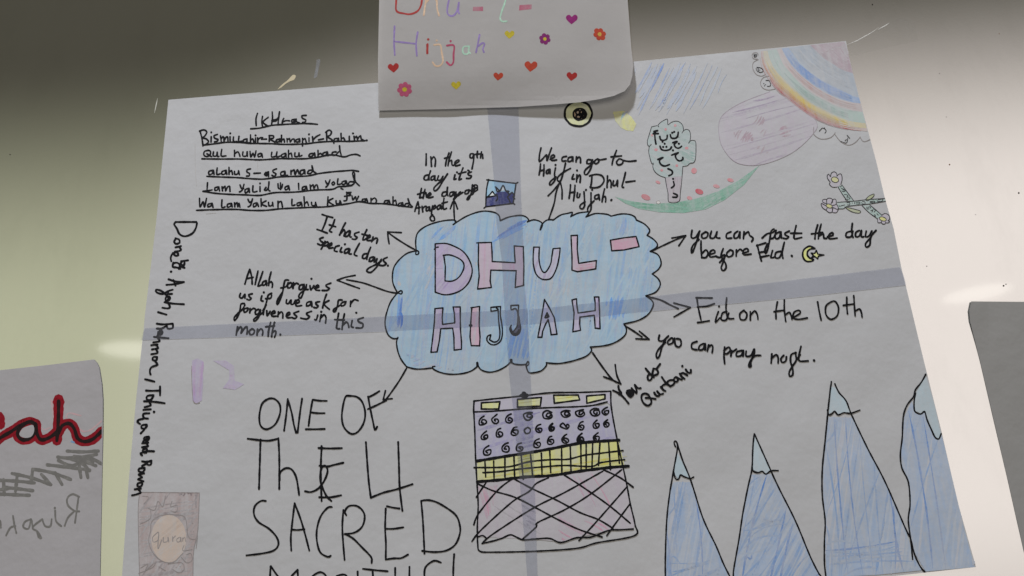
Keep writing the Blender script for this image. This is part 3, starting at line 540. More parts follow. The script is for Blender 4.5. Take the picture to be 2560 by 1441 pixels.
b.stroke(pts('F', J2), 3.8, INK, .00036, smooth=False); b.stroke(pts('F', '1105,800 1108,835 1140,825 1158,850 1162,910 1155,970 1125,1012'), 3.8, INK, .00036)
b.stroke(pts('F', '1100,990 1120,1025 1150,1030 1172,1000'), 5, INK, .00036); b.build(LT, cloud)
A2 = '1380,750 1425,830 1460,900 1470,960 1482,1035 1435,1040 1425,980 1410,915 1390,950 1365,1010 1358,1060 1325,1060 1345,960 1365,840 1380,750'
letter(LT, [A2], [A2], extra='1400,860 1415,892 1385,900 1400,862;1395,880 1412,885;1402,860 1402,895', mat=m_pencil(C(138, 138, 158), .8, 80, .8), lw=hu, ang=85)
H3 = '1605,755 1642,745 1645,800 1655,862 1795,842 1795,780 1788,730 1825,730 1830,830 1835,990 1795,985 1788,880 1670,895 1668,950 1675,1003 1612,1015 1618,940 1622,860 1605,755'
letter(LT, [H3], [H3], mat=m_pencil(C(150, 142, 162), .75, 80, .8), lw=hu, ang=85)

# small picture of mountains, ringed dots, crescent
b = MB(); b.poly(pts('C', '885,842 1160,876 1132,1075 857,1110 865,940'), m_pencil(C(120, 155, 185), .8, 75, .6), .00005)
NAVY = m_pencil(C(30, 36, 88), .9, 70, .5); b.poly(pts('C', '856,1108 862,1030 900,990 925,955 950,985 970,960 1000,960 1090,955 1095,990 1120,965 1145,1000 1132,1074'), NAVY, .00009)
WH = m_pencil(C(175, 185, 190), .9, 70, .5)
for q in ('890,1012 925,957 952,998 930,1003', '998,950 1030,897 1052,942 1025,950', '955,910 985,945 968,955'): b.poly(pts('C', q), WH, .00012, grid=0)
mini = b.build('mountain_picture', poster, 'small framed drawing of dark blue mountains under a pale sky')
write(mini, 'picture_outline', 'C', '885,842 885,842 1160,876 1160,876 1132,1075 1132,1075 857,1110 857,1110 865,940 885,842 885,842;865,1020 900,985 925,957 945,985 970,990;885,1012 930,1003 952,1000;955,910 962,930 972,955 1000,950 1030,897 1055,945;960,912 990,945;1090,955 1060,950 1080,970 1095,990 1075,1010 1090,1035 1105,1075;1095,990 1120,965 1145,1000 1130,1010 1148,1030;968,990 975,1030 960,1050', 3.6)
b = MB(); b.poly(ell('C', 1783, 178, 138, 128, 28, wob=.015), m_pencil(C(172, 170, 128), .75, 60, .9), .00005, True)
circ = b.build('ringed_circle', poster, 'pale yellow circle with a scribbled black centre')
b = MB(); q = ell('C', 1783, 178, 136, 126, 28, wob=.02); b.stroke(q + q[:2], 5.5, INK); b.build('circle_outline', circ)
b = MB()
b.poly(ell('C', 1798, 185, 66, 54, 20), m_pencil(C(140, 112, 84), .7, 60, .8), .00009)
for q in (ell('C', 1798, 185, 66, 56, 18, wob=.04), ell('C', 1778, 165, 20, 22, 10), ell('C', 1820, 170, 22, 26, 10), ell('C', 1785, 210, 24, 20, 10), ell('C', 1832, 200, 18, 22, 10), ell('C', 1805, 188, 10, 12, 8), ell('C', 1840, 180, 14, 40, 10)): b.stroke(q + q[:2], 4.6, INK)
b.build('scribbled_centre', circ)
MOON = '1375,235 1350,222 1330,220 1295,245 1288,290 1310,325 1350,327 1365,315 1340,305 1322,285 1322,258 1340,240 1375,235'
STAR = '1348,268 1375,270 1385,248 1395,275 1440,282 1400,290 1395,310 1375,292 1350,303 1365,285 1348,268'
b = MB(); b.poly(pts('G', MOON), m_pencil(C(178, 180, 105), .9, 60, .5), .00005, grid=0); b.poly(pts('G', STAR), m_pencil(C(178, 178, 115), .9, 60, .5), .00005, grid=0)
moon = b.build('crescent_and_star', poster, 'small yellow crescent moon with a star')
b = MB(); b.stroke(pts('G', MOON), 4.6, INK); b.stroke(pts('G', STAR), 3.6, INK, smooth=False); b.build('crescent_outline', moon)

# black cube building with bands and windows
b = MB()
b.poly(pts('H', '70,305 990,262 1025,285 1062,500 860,515 600,560 300,610 92,640 80,560 75,420'), m_pencil(C(135, 129, 150), .55, 20, .9))
b.poly(pts('H', '70,230 400,197 1015,163 1028,270 990,240 800,268 400,285 70,303'), m_pencil(C(150, 142, 154), .5, 70, .9))
b.poly(pts('H', '92,650 300,620 600,570 850,525 1068,505 1112,680 800,715 600,745 250,775 92,785'), m_pencil(C(172, 168, 105), .72, 12, 1.0), .00006)
b.poly(pts('H', '95,800 400,765 800,725 1105,690 1150,940 1182,1080 1172,1112 1000,1125 780,1175 670,1205 480,1185 100,1170'), m_pencil(C(150, 140, 145), .6, 70, 1.0))
hv = pens((C(105, 97, 135), C(120, 112, 145)), .55, 18); b.hatch(pts('H', '330,300 490,290 500,545 360,570'), 10, 7, 6, hv, seed=2); b.hatch(pts('H', '80,320 1010,290 1050,490 90,630'), 16, 14, 6, hv, seed=3, keep=.4)
yl = pens((C(178, 170, 60), C(165, 155, 50)), .6, 10); b.hatch(pts('H', '365,620 480,600 480,700 365,720'), 10, 5, 6, pens((C(130, 128, 20), C(150, 145, 30)), .75, 10), seed=4)
b.hatch(pts('H', '92,660 600,580 1070,510 1160,560 1110,680 600,740 100,780'), 9, 9, 6, yl, seed=5, keep=.45)
hk = pens((C(162, 112, 130), C(154, 122, 136)), .6, 70)
b.hatch(pts('H', '100,820 230,800 200,1000 130,1080'), 105, 8, 5, hk, seed=6, keep=.7); b.hatch(pts('H', '600,1010 960,1080 1010,1130 680,1190'), 150, 9, 5, hk, seed=7, keep=.6)
b.hatch(pts('H', '690,750 960,730 1110,1000 900,960'), 120, 14, 5, hk, seed=8, keep=.5); b.hatch(pts('H', '130,1000 330,900 560,1180 200,1190'), 150, 16, 3, pens((C(125, 112, 120),), .4, 150), seed=9, keep=.6)
b.hatch(pts('H', '380,890 500,900 500,1090 430,1090'), 150, 10, 4, pens((C(110, 98, 112),), .5, 150), seed=10, keep=.7)
kaaba = b.build('building_drawing', poster, 'drawing of a square building with a yellow band and purple upper wall')
b = MB()
for q in strokes('H', '''70,228 68,300 75,450 80,620 90,800 98,950 92,1100 95,1220 110,1268 200,1275 500,1268 780,1248 920,1210 1180,1160 1182,1080 1150,940 1120,780 1060,500 1020,280 1015,162;68,230 200,215 400,195 600,172 800,170 1015,162;66,305 200,300 400,285 600,275 800,268 900,258 990,235;68,232 66,308'''): b.stroke(q, 4.2, INK)
b.stroke(pts('H', '390,192 415,182 440,190 418,202 392,195'), 6.5, INK); b.stroke([pts('H', '414,182')[0]], 11, INK)
b.build('building_outline', kaaba)
b = MB()
for q in strokes('H', '90,645 300,610 460,585 600,560 750,530 850,515 1072,500;90,788 250,775 420,755 600,745 800,715 1000,690 1138,680'): b.stroke(q, 7.6, INK)
for q in strokes('H', '70,690 300,685 450,650 600,635 720,632 830,605 950,590 1100,572;130,725 250,718 400,698 550,685 700,675 880,682 950,655 1110,635'): b.stroke(q, 4.4, INK)
for q in strokes('H', '145,650 150,755;205,645 208,765;283,625 283,755;345,600 350,750;395,600 402,680 410,770;460,600 475,750;535,590 540,745;593,575 600,725;675,560 677,740;735,545 740,712;808,530 810,710;845,525 845,695;890,525 885,690;940,520 930,675;1000,510 1013,705;1060,500 1075,660'): b.stroke(q, 4.4, INK)
b.build('grid_band', kaaba)
b = MB()
for q in strokes('H', '''85,895 155,790;68,1085 100,1010 230,850 330,770;55,1200 120,1120 330,930 450,855 500,800 585,760;125,1215 200,1150 480,970 700,860 960,715;405,1185 500,1100 510,1070 700,980 880,870 1090,705;795,1195 920,1060 1130,820;988,1160 1060,1060 1145,945;90,800 200,850 350,895 500,970 650,1050 800,1120 955,1170;350,770 470,835 640,915 800,1000 930,1050 1030,1110;690,740 800,810 1000,950 1150,1075;965,705 1080,760 1170,825
;95,1170 130,1160 155,1180;125,1215 200,1198 260,1180 320,1155 360,1170 410,1190 480,1185 590,1180 670,1208 780,1175 880,1170 1000,1125 1080,1120 1170,1115'''): b.stroke(q, 4.4, INK)
b.build('lattice_lines', kaaba)
for q in ('120,242 248,235 240,285 120,285', '370,218 535,205 528,265 370,272', '620,190 790,188 800,222 625,245', '848,195 975,185 975,215 850,245'):
    p_ = pts('H', q); b = MB(); b.poly(p_, m_pencil(C(178, 176, 118), .8, 10, .8), .00026, grid=0); b.hatch(p_, 8, 6, 5, yl, z=.00029, j=0, bend=2, keep=.4); b.stroke(p_ + [p_[0]], 4.4, INK, .00036, smooth=False); b.build('window_drawing', kaaba)
rnd = random.Random(3)
for i, (x, y, s_) in enumerate(((128,365,1.05),(215,355,1),(310,350,1),(445,335,1),(580,328,1.1),(705,320,1),(805,315,1),(908,310,1.05),(978,300,.95),(140,470,1.0),(245,448,1.05),(350,438,1.05),(440,435,.9),(518,420,.95),(605,412,.85),(700,405,.9),(810,400,.95),(912,390,.95),(985,385,.8),(160,570,1.15),(290,548,1.1),(385,548,1),(505,520,1.05),(598,500,1),(700,492,1.05),(805,488,1.05),(915,478,1))):
    j_ = lambda: rnd.uniform(-4, 4)
    if 3 <= i <= 7: sh = [(25,-22),(-5,-26),(-32,-8),(-22,18),(8,24),(30,6),(20,-14),(-4,-12),(-10,4),(6,10),(14,0)]
    elif i == 12: sh = [(0,-24),(-24,-4),(-12,20),(14,16),(24,-10),(4,-26)]
    elif i == 15: sh = [(0,-8),(-20,-22),(-36,0),(-10,18),(20,16),(34,-6),(14,-18),(0,0),(10,8)]
    else: sh = [(12,-30),(-8,-18),(-22,4),(-16,24),(6,28),(22,14),(18,-2),(0,-4),(-8,8),(4,14)]
    ox, oy, k = REG['H']; b = MB(); b.stroke([(ox + (x + (a + j_()) * s_) / k, oy + (y + (c + j_()) * s_) / k) for a, c in sh], 4.4 if i not in (14, 25) else 5.6, INK, .00036); b.build('swirl_mark', kaaba)

# mountains
MT = [('190,545 180,518 188,505 203,525 200,580 175,720 150,870 130,1050 120,1300 120,1441 122,1600;203,525 240,640 300,790 380,1040 470,1230 520,1350 565,1441 640,1590', '178,720 190,765 210,770 225,740 245,750 290,765 315,755',
       '200,585 240,660 285,760 225,742 210,768 180,735', '175,790 290,790 380,1040 470,1230 565,1441 600,1520 125,1520 130,1050 150,880', 80),
      ('735,455 725,550 718,700 690,830 655,1010 630,1180 595,1380 590,1441 590,1600;735,455 800,600 900,820 1020,1060 1120,1300 1180,1420 1195,1441 1280,1590', '722,660 725,710 760,725 790,715 815,735 850,712 900,710',
       '735,470 790,590 845,708 815,730 790,712 760,720 725,705', '715,740 850,735 1000,1030 1120,1300 1200,1441 1240,1520 590,1520 597,1380 632,1180 660,1010', 62),
      ('1268,95 1250,240 1225,500 1205,700 1205,880 1225,1060 1220,1200 1220,1350 1230,1441 1235,1490;1292,110 1320,170 1370,230 1410,330 1520,560 1640,790 1780,1110 1815,1180 1840,1280 1880,1370 1915,1412', '1240,290 1250,325 1270,320 1290,300 1315,325 1355,310 1400,315 1465,292',
       '1268,130 1300,140 1370,240 1398,308 1355,306 1315,320 1290,298 1252,318', '1248,340 1410,345 1520,570 1640,800 1780,1115 1830,1290 1890,1400 1600,1430 1235,1450 1225,1200 1230,1060 1212,880 1212,700', 82),
      ('1920,45 1890,100 1850,150 1835,200 1790,260 1765,340 1758,480 1745,600 1755,690 1800,790 1812,940 1800,1050 1815,1180 1830,1325', '1850,175 1840,240 1845,300 1885,320 1912,302 1930,360 1960,430 1985,480 2010,492 2027,455',
       '1922,60 1855,165 1843,240 1848,298 1885,315 1914,300 1935,360 1990,480 2010,488 2025,455 1980,250', '1825,230 1842,300 1885,325 1912,310 1960,435 2010,497 2030,462 2112,800 2190,1130 2258,1378 1920,1408 1850,1290 1815,1180 1805,1050 1816,940 1803,790 1760,690 1750,600 1762,480 1772,340', 84)]
MB0, MB1, MB2, MB3 = C(140, 148, 160), C(124, 139, 160), C(102, 126, 158), C(72, 106, 154)
for i, (ln, sn, snf, fl, ang) in enumerate(MT):
    b = MB(); f = pts('I', fl); b.poly(f, m_pencil(C(130, 142, 159), .66, ang, 1.0))
    b.hatch(f, ang, 9, 6, pens((MB0, MB0, MB1, MB2, C(148, 150, 158)), .62, ang), j=7, bend=9, seed=20 + i, keep=.8)
    b.hatch(f, ang - 10, 30, 3.5, pens((MB1, MB2), .6, ang - 10), j=10, bend=22, seed=80 + i, keep=.6, z=.00012)
    b.hatch(f, ang + 14, 24, 4, pens((MB2, MB3), .62, ang + 14), j=10, bend=16, seed=30 + i, keep=.55, z=.00013)
    if i < 3:
        ex = ['130,1330 400,1330 560,1441 560,1480 130,1480', '640,1150 900,980 1000,1080 660,1330', '1230,1230 1700,1190 1840,1330 1500,1420 1230,1440'][i]
        b.hatch(pts('I', ex), [8, 28, 8][i], 8, 4, pens((MB1, MB2, MB2, MB3), .55, 10), j=14, bend=42, seed=40 + i, keep=.8, z=.00014)
    mo = b.build('mountain_drawing', poster, ['narrow pale blue mountain nearest the square building', 'blue pencil mountain second from the square building', 'tallest blue mountain with a pale peak', 'blue mountain cut off by the poster edge'][i])
    b = MB(); b.poly(pts('I', snf), m_pencil(C(144, 156, 160), .75, 80, .7), .00026); b.build('snow_cap', mo)
    b = MB()
    for q in strokes('I', ln + ';' + sn): b.stroke(q, 4.0, INK, .00036)
    b.build('mountain_outline', mo)

# faint purple "12"
b = MB(); pv = pens((C(146, 118, 148), C(148, 128, 150)), .6, 85)
b.poly(pts('K', '520,1100 560,1085 598,1105 600,1250 590,1390 550,1410 522,1390 515,1200'), m_pencil(C(144, 128, 152), .6, 85, 1.0)); b.hatch(pts('K', '520,1120 598,1110 592,1370 530,1380'), 86, 6, 5, pv, seed=50, keep=.8)
b.stroke(pts('K', '516,1140 518,1260 528,1390 552,1410 575,1404'), 1.6, GRAPH); b.build('purple_numeral', poster)
b = MB(); b.poly(pts('K', '672,1103 760,1100 822,1140 826,1245 895,1272 830,1312 742,1300 785,1240 788,1172'), m_pencil(C(144, 128, 152), .55, 160, 1.0)); b.hatch(pts('K', '680,1105 760,1102 820,1140 822,1250 890,1275 830,1308 750,1300 790,1240 780,1170'), 165, 7, 5, pv, seed=51, keep=.8); b.build('purple_numeral', poster)

# brown book drawing
b = MB(); bk_ = pts('L', '207,812 655,816 642,1100 612,1250 606,1441 604,1560 206,1560 200,1200 196,950'); b.poly(bk_, m_pencil(C(138, 122, 118), .6, 15, 1.0))
br = pens((C(112, 98, 97), C(122, 109, 108)), .5, 10); b.hatch(bk_, 8, 9, 5, br, seed=52, keep=.7); b.hatch(bk_, 55, 16, 4, br, seed=53, keep=.5, z=.00013); b.hatch(pts('L', '500,815 655,816 645,960 630,960 630,840 500,835'), 85, 6, 6, pens((C(98, 80, 80),), .6, 85), seed=54)
book = b.build('book_drawing', poster, 'brown pencil drawing of a book cover at the left edge')
b = MB(); b.poly(ell('L', 425, 1160, 132, 178, 28), m_pencil(C(164, 145, 130), .7, 40, 1.0), .00026); b.hatch(ell('L', 425, 1160, 130, 175, 28), 40, 9, 5, pens((C(160, 135, 115), C(168, 148, 132)), .5, 40), z=.00029, seed=55, keep=.7); b.build('book_medallion', book)
write(book, 'pencil_writing', 'L', '''345,1110 305,1150 310,1185 345,1170 350,1115 345,1235 372,1170;385,1150 385,1185 415,1180 420,1150 425,1185;455,1145 455,1180;455,1160 475,1140;505,1150 485,1165 490,1185 510,1180 515,1150 518,1185;530,1155 530,1180;530,1165 545,1150 552,1180''', 2.2, 'grey pencil word "quran"', GRAPH, z=.00038)
write(book, 'pencil_outline', 'L', '''207,812 655,816;655,816 642,1100 612,1250 606,1441;205,830 196,950 200,1200 206,1441 206,1560;230,840 275,850 240,900;270,930 320,945 345,880 380,920 400,840;450,880 440,920 490,910 480,960 440,950;290,950 285,1010 210,1050;290,1100 300,1030 370,985 470,980 545,1000 565,1100;560,1090 575,1150 620,1165 640,1140 630,1230;605,1045;590,1105;610,1108;290,1100 275,1180 310,1270 380,1330 460,1335 530,1270;540,1210 530,1250 600,1240;520,1300 560,1340 600,1320 590,1270 560,1280;215,1380 270,1350 250,1400 330,1330;330,1330 310,1370 250,1400 200,1420;420,1350 520,1340 540,1390 500,1415 455,1390;480,1375;510,1370;350,1370 400,1400''', 1.9, None, GRAPH, z=.00036)

# green ground, tree, petals
b = MB(); gr_ = pts('D', '105,1186 200,1215 330,1238 520,1235 700,1200 850,1150 1000,1070 1150,960 1040,1100 900,1210 760,1280 600,1305 430,1300 280,1275 180,1235'); b.poly(gr_, m_pencil(C(96, 136, 116), .7, 8, 1.0))
b.hatch(pts('D', '150,1205 330,1240 520,1238 650,1215 640,1290 450,1290 280,1265'), -6, 6, 5, pens((C(72, 124, 98), C(90, 134, 112)), .6, -6), seed=60); b.hatch(pts('D', '620,1222 850,1155 1000,1072 1130,975 1040,1090 900,1200 760,1270 640,1290'), 26, 6, 5, pens((C(72, 124, 98), C(96, 138, 116)), .6, 26), seed=61)
b.build('grass_drawing', poster, 'curved green pencil hill under the tree')
TR = '150,295 120,390 95,480 100,530 122,545 112,620 130,700 165,775 165,810 190,870 250,920 325,948 540,930 550,805 610,795 640,765 690,755 715,690 718,500 690,470 648,478 650,400 630,340 590,328 556,350 550,280 510,235 460,222 400,240 360,268 355,205 335,198 270,235 232,278'
b = MB(); b.poly(pts('T', TR), m_pencil(C(140, 148, 144), .7, -20, .8)); b.hatch(pts('T', TR), -24, 7, 5, pens((C(120, 140, 132), C(136, 147, 142)), .4, -24), seed=62, keep=.6, j=3)
b.hatch(pts('T', '480,580 712,640 712,740 620,790 520,780'), -24, 5, 5, pens((C(108, 134, 124),), .5, -24), seed=63, keep=.8, j=3)
tree = b.build('tree_drawing', poster, 'pale green tree with Arabic letters on its crown')
b = MB(); tk = pts('T', '330,950 540,930 520,1130 500,1255 375,1262 360,1150'); b.poly(tk, m_pencil(C(145, 135, 138), .7, 85, .8)); b.hatch(tk, 86, 8, 4, pens((C(130, 112, 118),), .4, 86), seed=64, keep=.6, j=2); b.build('trunk_drawing', tree)
write(tree, 'tree_outline', 'T', '150,295 120,390 95,480 100,530 122,545 145,520;120,545 112,620 130,700 150,765 175,775;170,760 165,810 190,870 250,920 325,948;325,948 340,1050 360,1150 375,1262 500,1255 520,1130 535,1000 550,805;550,805 610,795 640,765 690,755 715,690 718,500 690,470 650,475 625,505;640,490 650,400 630,340 590,328 555,350 540,375;560,350 550,280 510,235 460,222 400,240 360,268 355,205 335,198 270,235 232,275 240,295;150,295 220,280', 1.7, None, FINE, z=.00036)
for d in ('225,345 180,355 200,370 170,385 235,382;190,405 195,460 205,515', '255,420 265,460 300,470 345,450 350,405;290,488', '390,395 400,435 440,445 480,425 492,365;415,372;440,360', '258,545 275,585 330,600 385,585 405,555;318,513;298,555;340,553', '420,500 465,485 475,490 440,520 460,560 500,570 535,545;500,513', '405,660 490,630 455,660 470,710 510,735 550,715 550,690;425,598', '230,715 295,690 250,730 270,780 320,800 380,780', '360,835 410,860 415,900 370,925', '430,1000 440,1050 405,1080;425,965', '430,1150 480,1175 470,1200 420,1200'):
    write(tree, 'arabic_letter', 'T', d, 4.6, None, z=.00038)
AP = m_pencil(C(168, 110, 112), .8, 30, .8); APD = m_pencil(C(158, 74, 80), .85, 30, .8)
for x, y, a, c_ in ((453, 278, 18, 18), (328, 328, 16, 18), (155, 403, 16, 16), (205, 590, 24, 18), (600, 570, 24, 18), (473, 795, 18, 18), (280, 855, 18, 16)):
    b = MB(); b.poly(ell('T', x, y, a, c_, 12), AP, .00027, grid=0); b.build('fruit_drawing', tree)
for x, y, a, c_, mm in ((695, 860, 36, 38, AP), (230, 1008, 34, 18, AP), (762, 1128, 54, 34, APD), (75, 1200, 62, 34, APD), (638, 1212, 36, 24, AP)):
    b = MB(); b.poly(ell('T', x, y, a, c_, 14, .4), mm, .00027, grid=0)
    if mm is APD: b.poly(ell('T', x, y - 2, a * .45, c_ * .3, 10, .4), m_pencil(C(172, 150, 148), .9, 30, .4), .0002, grid=0)
    b.build('petal_drawing', poster)
for x, y in ((838, 1112), (940, 1068)):
    b = MB(); b.poly(ell('D', x, y, 24, 13, 12, .25), AP, .00027, grid=0); b.build('petal_drawing', poster)
b = MB(); b.poly(ell('D', 420, 1228, 14, 11, 12), m_paper('dried_glue_white', (.78, .77, .75)), .00018, grid=0); b.stroke(ell('D', 420, 1228, 14, 11, 10), 1.5, GRAPH, .00025); b.build('glue_dot', poster)
b = MB(); sy = pts('D', '95,575 170,570 225,610 262,665 240,715 190,710 150,690 110,640'); b.poly(sy, m_pencil(C(176, 172, 105), .7, 70, 1.0)); b.hatch(sy, 70, 7, 5, pens((C(180, 172, 70),), .5, 70), seed=65, keep=.7); b.hatch(pts('D', '165,575 205,590 165,700 120,770 135,690'), 68, 6, 4, pens((C(112, 148, 150), C(112, 140, 170)), .5, 68), seed=66, keep=.8, z=.00013)
b.build('sun_drawing', poster, 'small yellow pencil sun crossed by blue strokes')
b = MB(); rn = pts('D', '250,250 480,212 760,195 870,235 945,250 930,330 850,460 760,575 680,560 580,590 480,580 360,575 270,620 150,640 230,520')
b.hatch(rn, 64, 13, 4, pens((C(118, 132, 160), C(132, 142, 160), C(142, 148, 158)), .5, 64), j=22, bend=9, seed=67, keep=.85); b.hatch(pts('D', '250,250 700,215 740,300 560,560 360,570 270,610'), 62, 12, 7, pens((C(136, 143, 157),), .45, 62), j=20, bend=8, seed=68, keep=.7, z=.00009)
b.hatch(pts('D', '390,240 590,210 420,560 340,560'), 63, 40, 3.5, pens((C(98, 118, 158),), .6, 63), j=20, bend=8, seed=69, keep=.9, z=.00013); b.build('rain_hatching', poster, 'slanting blue pencil hatching')

# purple blob
b = MB(); bb = pts('D', '1225,430 1430,510 1560,650 1530,740 1400,860 1240,935 1100,962 980,940 900,860 860,760 870,620 1000,520'); b.poly(bb, m_pencil(C(152, 141, 147), .45, 20, .9), smooth=True)
b.hatch(bb, 17, 11, 4, pens((C(138, 124, 136), C(146, 134, 142)), .5, 17), j=5, bend=7, seed=70, keep=.8, smooth=True)
b.hatch(pts('D', '1180,450 1440,515 1380,580 950,640 900,600'), 15, 20, 2.4, pens((C(120, 102, 122),), .6, 15), j=25, bend=5, seed=71, keep=.8, z=.00013)
for x, y, a, c_ in ((1140, 640, 52, 42), (1035, 750, 80, 44), (1180, 725, 26, 26), (1330, 720, 48, 44), (1175, 850, 46, 40)):
    e = ell('D', x, y, a, c_, 12, .2, .12); b.hatch(e, [20, -20, 60, 55, 60][(x // 7) % 5], 7, 5, pens((C(138, 108, 118), C(130, 98, 110)), .5, 40), seed=x, keep=.9, z=.00014, j=3)
q = spline(bb[1:] + bb[:1], 5); b.stroke(q, 1.3, m_pencil(C(130, 116, 124), .8, 40, .5), .00027, smooth=False); b.build('purple_blob_drawing', poster, 'large pale purple pencil shape beside the rainbow')

# rainbow in the top right corner: strokes along arcs from the top edge to the right edge
def lerp(a, c_, t): return (a[0] + (c_[0] - a[0]) * t, a[1] + (c_[1] - a[1]) * t)
ARCS = [resample(spline(pts('Q', q), 6), 3) for q in ('112,192 122,330 190,480 320,660 480,790 650,920 850,1045 1070,1125 1280,1170 1436,1188', '190,184 230,310 310,440 420,560 560,690 720,815 900,920 1060,1000 1220,1060 1408,1085',
  '310,166 370,320 450,430 570,560 720,690 880,790 1010,860 1120,900 1260,930 1372,945', '370,159 420,260 500,370 620,490 760,600 900,690 1020,750 1150,800 1260,830 1348,840', '450,146 510,230 590,330 700,430 820,520 940,590 1060,650 1160,700 1260,750 1330,770',
  '720,116 790,180 850,240 930,300 1010,350 1080,400 1140,430 1200,450 1240,460 1256,470', '1145,72 1150,85 1158,100 1166,120 1174,145 1182,170 1188,190 1192,205 1196,220 1200,235')]
def arc(t, n=26):
    t = max(-.3, min(5.999, t)); i = max(0, int(t)); A_, B_ = ARCS[i], ARCS[i + 1]; out = []
    for k in range(n + 1):
        out.append(lerp(A_[min(len(A_) - 1, int(k / n * (len(A_) - 1)))], B_[min(len(B_) - 1, int(k / n * (len(B_) - 1)))], t - i))
    return out
b = MB(inc=1.5e-6); rnd = random.Random(5)
BANDS = [(0, .38, C(156, 138, 130), 9), (.38, 1, C(164, 150, 112), 9), (1, 2, C(136, 150, 140), 12), (2, 3, C(154, 140, 136), 9), (3, 4, C(112, 130, 156), 12), (4, 5, C(134, 138, 143), 20), (5, 6, C(138, 120, 124), 18)]
for t0, t1, col, n in BANDS:
    b.poly(arc(t0) + list(reversed(arc(t1 - .002))), m_pencil(col, .62, 130, .9), .00005)
    ms = pens((col, tuple(x * .88 for x in col), tuple(min(.7, x * 1.08) for x in col)), .5, 135)
    for i in range(n):
        q = arc(min(t1 - .06, t0 + (t1 - t0) * (i + rnd.random()) / n)); u0, u1 = rnd.random() * .4, .6 + rnd.random() * .4
        b.strip(q[int(u0 * 26):int(u1 * 26) + 1], rnd.uniform(2.5, 6), rnd.choice(ms), .0001, taper=.15, cap=False, wob=.2)
for t, col, wd in ((-.05, C(146, 98, 96), 2), (.0, C(142, 78, 74), 2.4), (.10, C(150, 98, 84), 1.8), (.2, C(158, 108, 72), 2.2), (.30, C(150, 112, 66), 3), (.42, C(160, 120, 60), 2.2), (-.14, C(152, 116, 114), 1.5), (.55, C(168, 142, 66), 4), (.68, C(170, 146, 70), 4), (.8, C(166, 146, 86), 3)):
    q = arc(t); b.strip(q[rnd.randint(0, 5):26 - rnd.randint(0, 4)], wd, m_pencil(col, .72, 130, .8), .00015, taper=.1, cap=False, wob=.25)
for t in (3.2, 3.4, 3.5, 3.6, 3.8): b.strip(arc(t)[rnd.randint(0, 6):25], 4.5, m_pencil(C(92, 116, 154), .6, 130, .9), .00015, taper=.2, cap=False, wob=.2)
for t in (2.3, 2.5, 2.75): b.strip(arc(t)[rnd.randint(0, 8):26], 3, m_pencil(C(152, 118, 112), .5, 130, .9), .00015, taper=.2, cap=False, wob=.2)
for t in (1.3, 1.5, 1.65): b.strip(arc(t)[rnd.randint(6, 12):24], 4, m_pencil(C(108, 134, 122), .5, 130, .9), .00015, taper=.2, cap=False, wob=.2)
b.hatch(pts('Q', '780,125 1150,75 1180,200 1000,300 860,220'), 17, 16, 3.5, pens((C(124, 96, 102),), .45, 17), seed=77, keep=.6, z=.0002, j=1)
rain = b.build('rainbow_drawing', poster, 'pencil rainbow filling the top right corner of the poster')
for d in ('1140,165 1130,150 1105,152 1095,170 1105,192 1135,195', '1140,198 1105,220 1100,260 1125,305 1165,318 1190,305', '1215,318 1175,330 1155,370 1175,405 1215,418 1265,410', '1540,685 1540,735 1580,768 1630,770 1670,755 1695,725', '1690,735 1735,790 1790,815 1840,795 1875,755', '1875,760 1900,790 1945,775'): write(rain, 'scallop', 'D', d, 1.5, None, GRAPH, z=.00038)
for d in ('1108,165 1130,165 1125,180 1110,180 1112,168;1118,172', '1130,255 1165,262 1175,285 1145,290 1138,258;1150,275;1125,265;1128,275;1135,285', '1195,350 1220,352 1228,388 1205,392;1180,372;1185,388;1192,380', '1580,715 1605,692 1630,712 1620,728;1618,692', '1735,790 1775,800 1785,765;1780,745 1800,768;1765,785 1775,775'): write(rain, 'arabic_mark', 'D', d, 1.9, None, FINE, z=.00038)

# flowers at the right edge
PET = m_pencil(C(152, 142, 148), .7, 60, .7); CEN = m_pencil(C(172, 166, 108), .85, 60, .6); STM = m_pencil(C(134, 148, 140), .75, 10, .7); LEAF = m_pencil(C(140, 142, 108), .8, 30, .7)
def flower(fill, ctr, out, label, stem, stl, marks):
    b = MB(); b.poly(pts('U', fill), PET, .00005, True, 0); o = b.build('flower_drawing', poster, label)
    b = MB(); b.poly(ell('U', *ctr, 14, .3), CEN, .00026, grid=0); q = ell('U', *ctr, 14, .3); b.stroke(q + q[:2], 1.8, FINE, .00036); b.build('flower_centre', o)
    if stem: b = MB(); b.poly(pts('U', stem), STM, .00007, False, 0); b.build('stem_drawing', o)
    write(o, 'flower_outline', 'U', out + ';' + stl, 1.9, None, FINE, z=.00036)
    write(o, 'stem_mark', 'U', marks, 1.7, None, FINE, z=.00036)
flower('400,300 345,260 355,330 400,400 385,440 440,492 520,490 590,440 615,350 600,260 540,270 510,225 450,220 410,250', (485, 358, 66, 48), '400,300 370,255 345,290 355,340 400,400;400,405 385,440 440,490 520,490;408,300 420,240 480,215 520,255 520,295;520,295 560,255 600,262 615,350 590,440', 'pink flower drawn at the top of the three', '540,485 610,450 720,600 825,740 700,735', '540,485 620,620 700,730;610,450 720,600 825,740', '600,515 680,545 640,575 610,555;625,530 660,560;655,625 680,625 720,640 700,670 750,670;735,625;760,690 730,710;670,715 710,725 705,700;575,480;600,465 590,490')
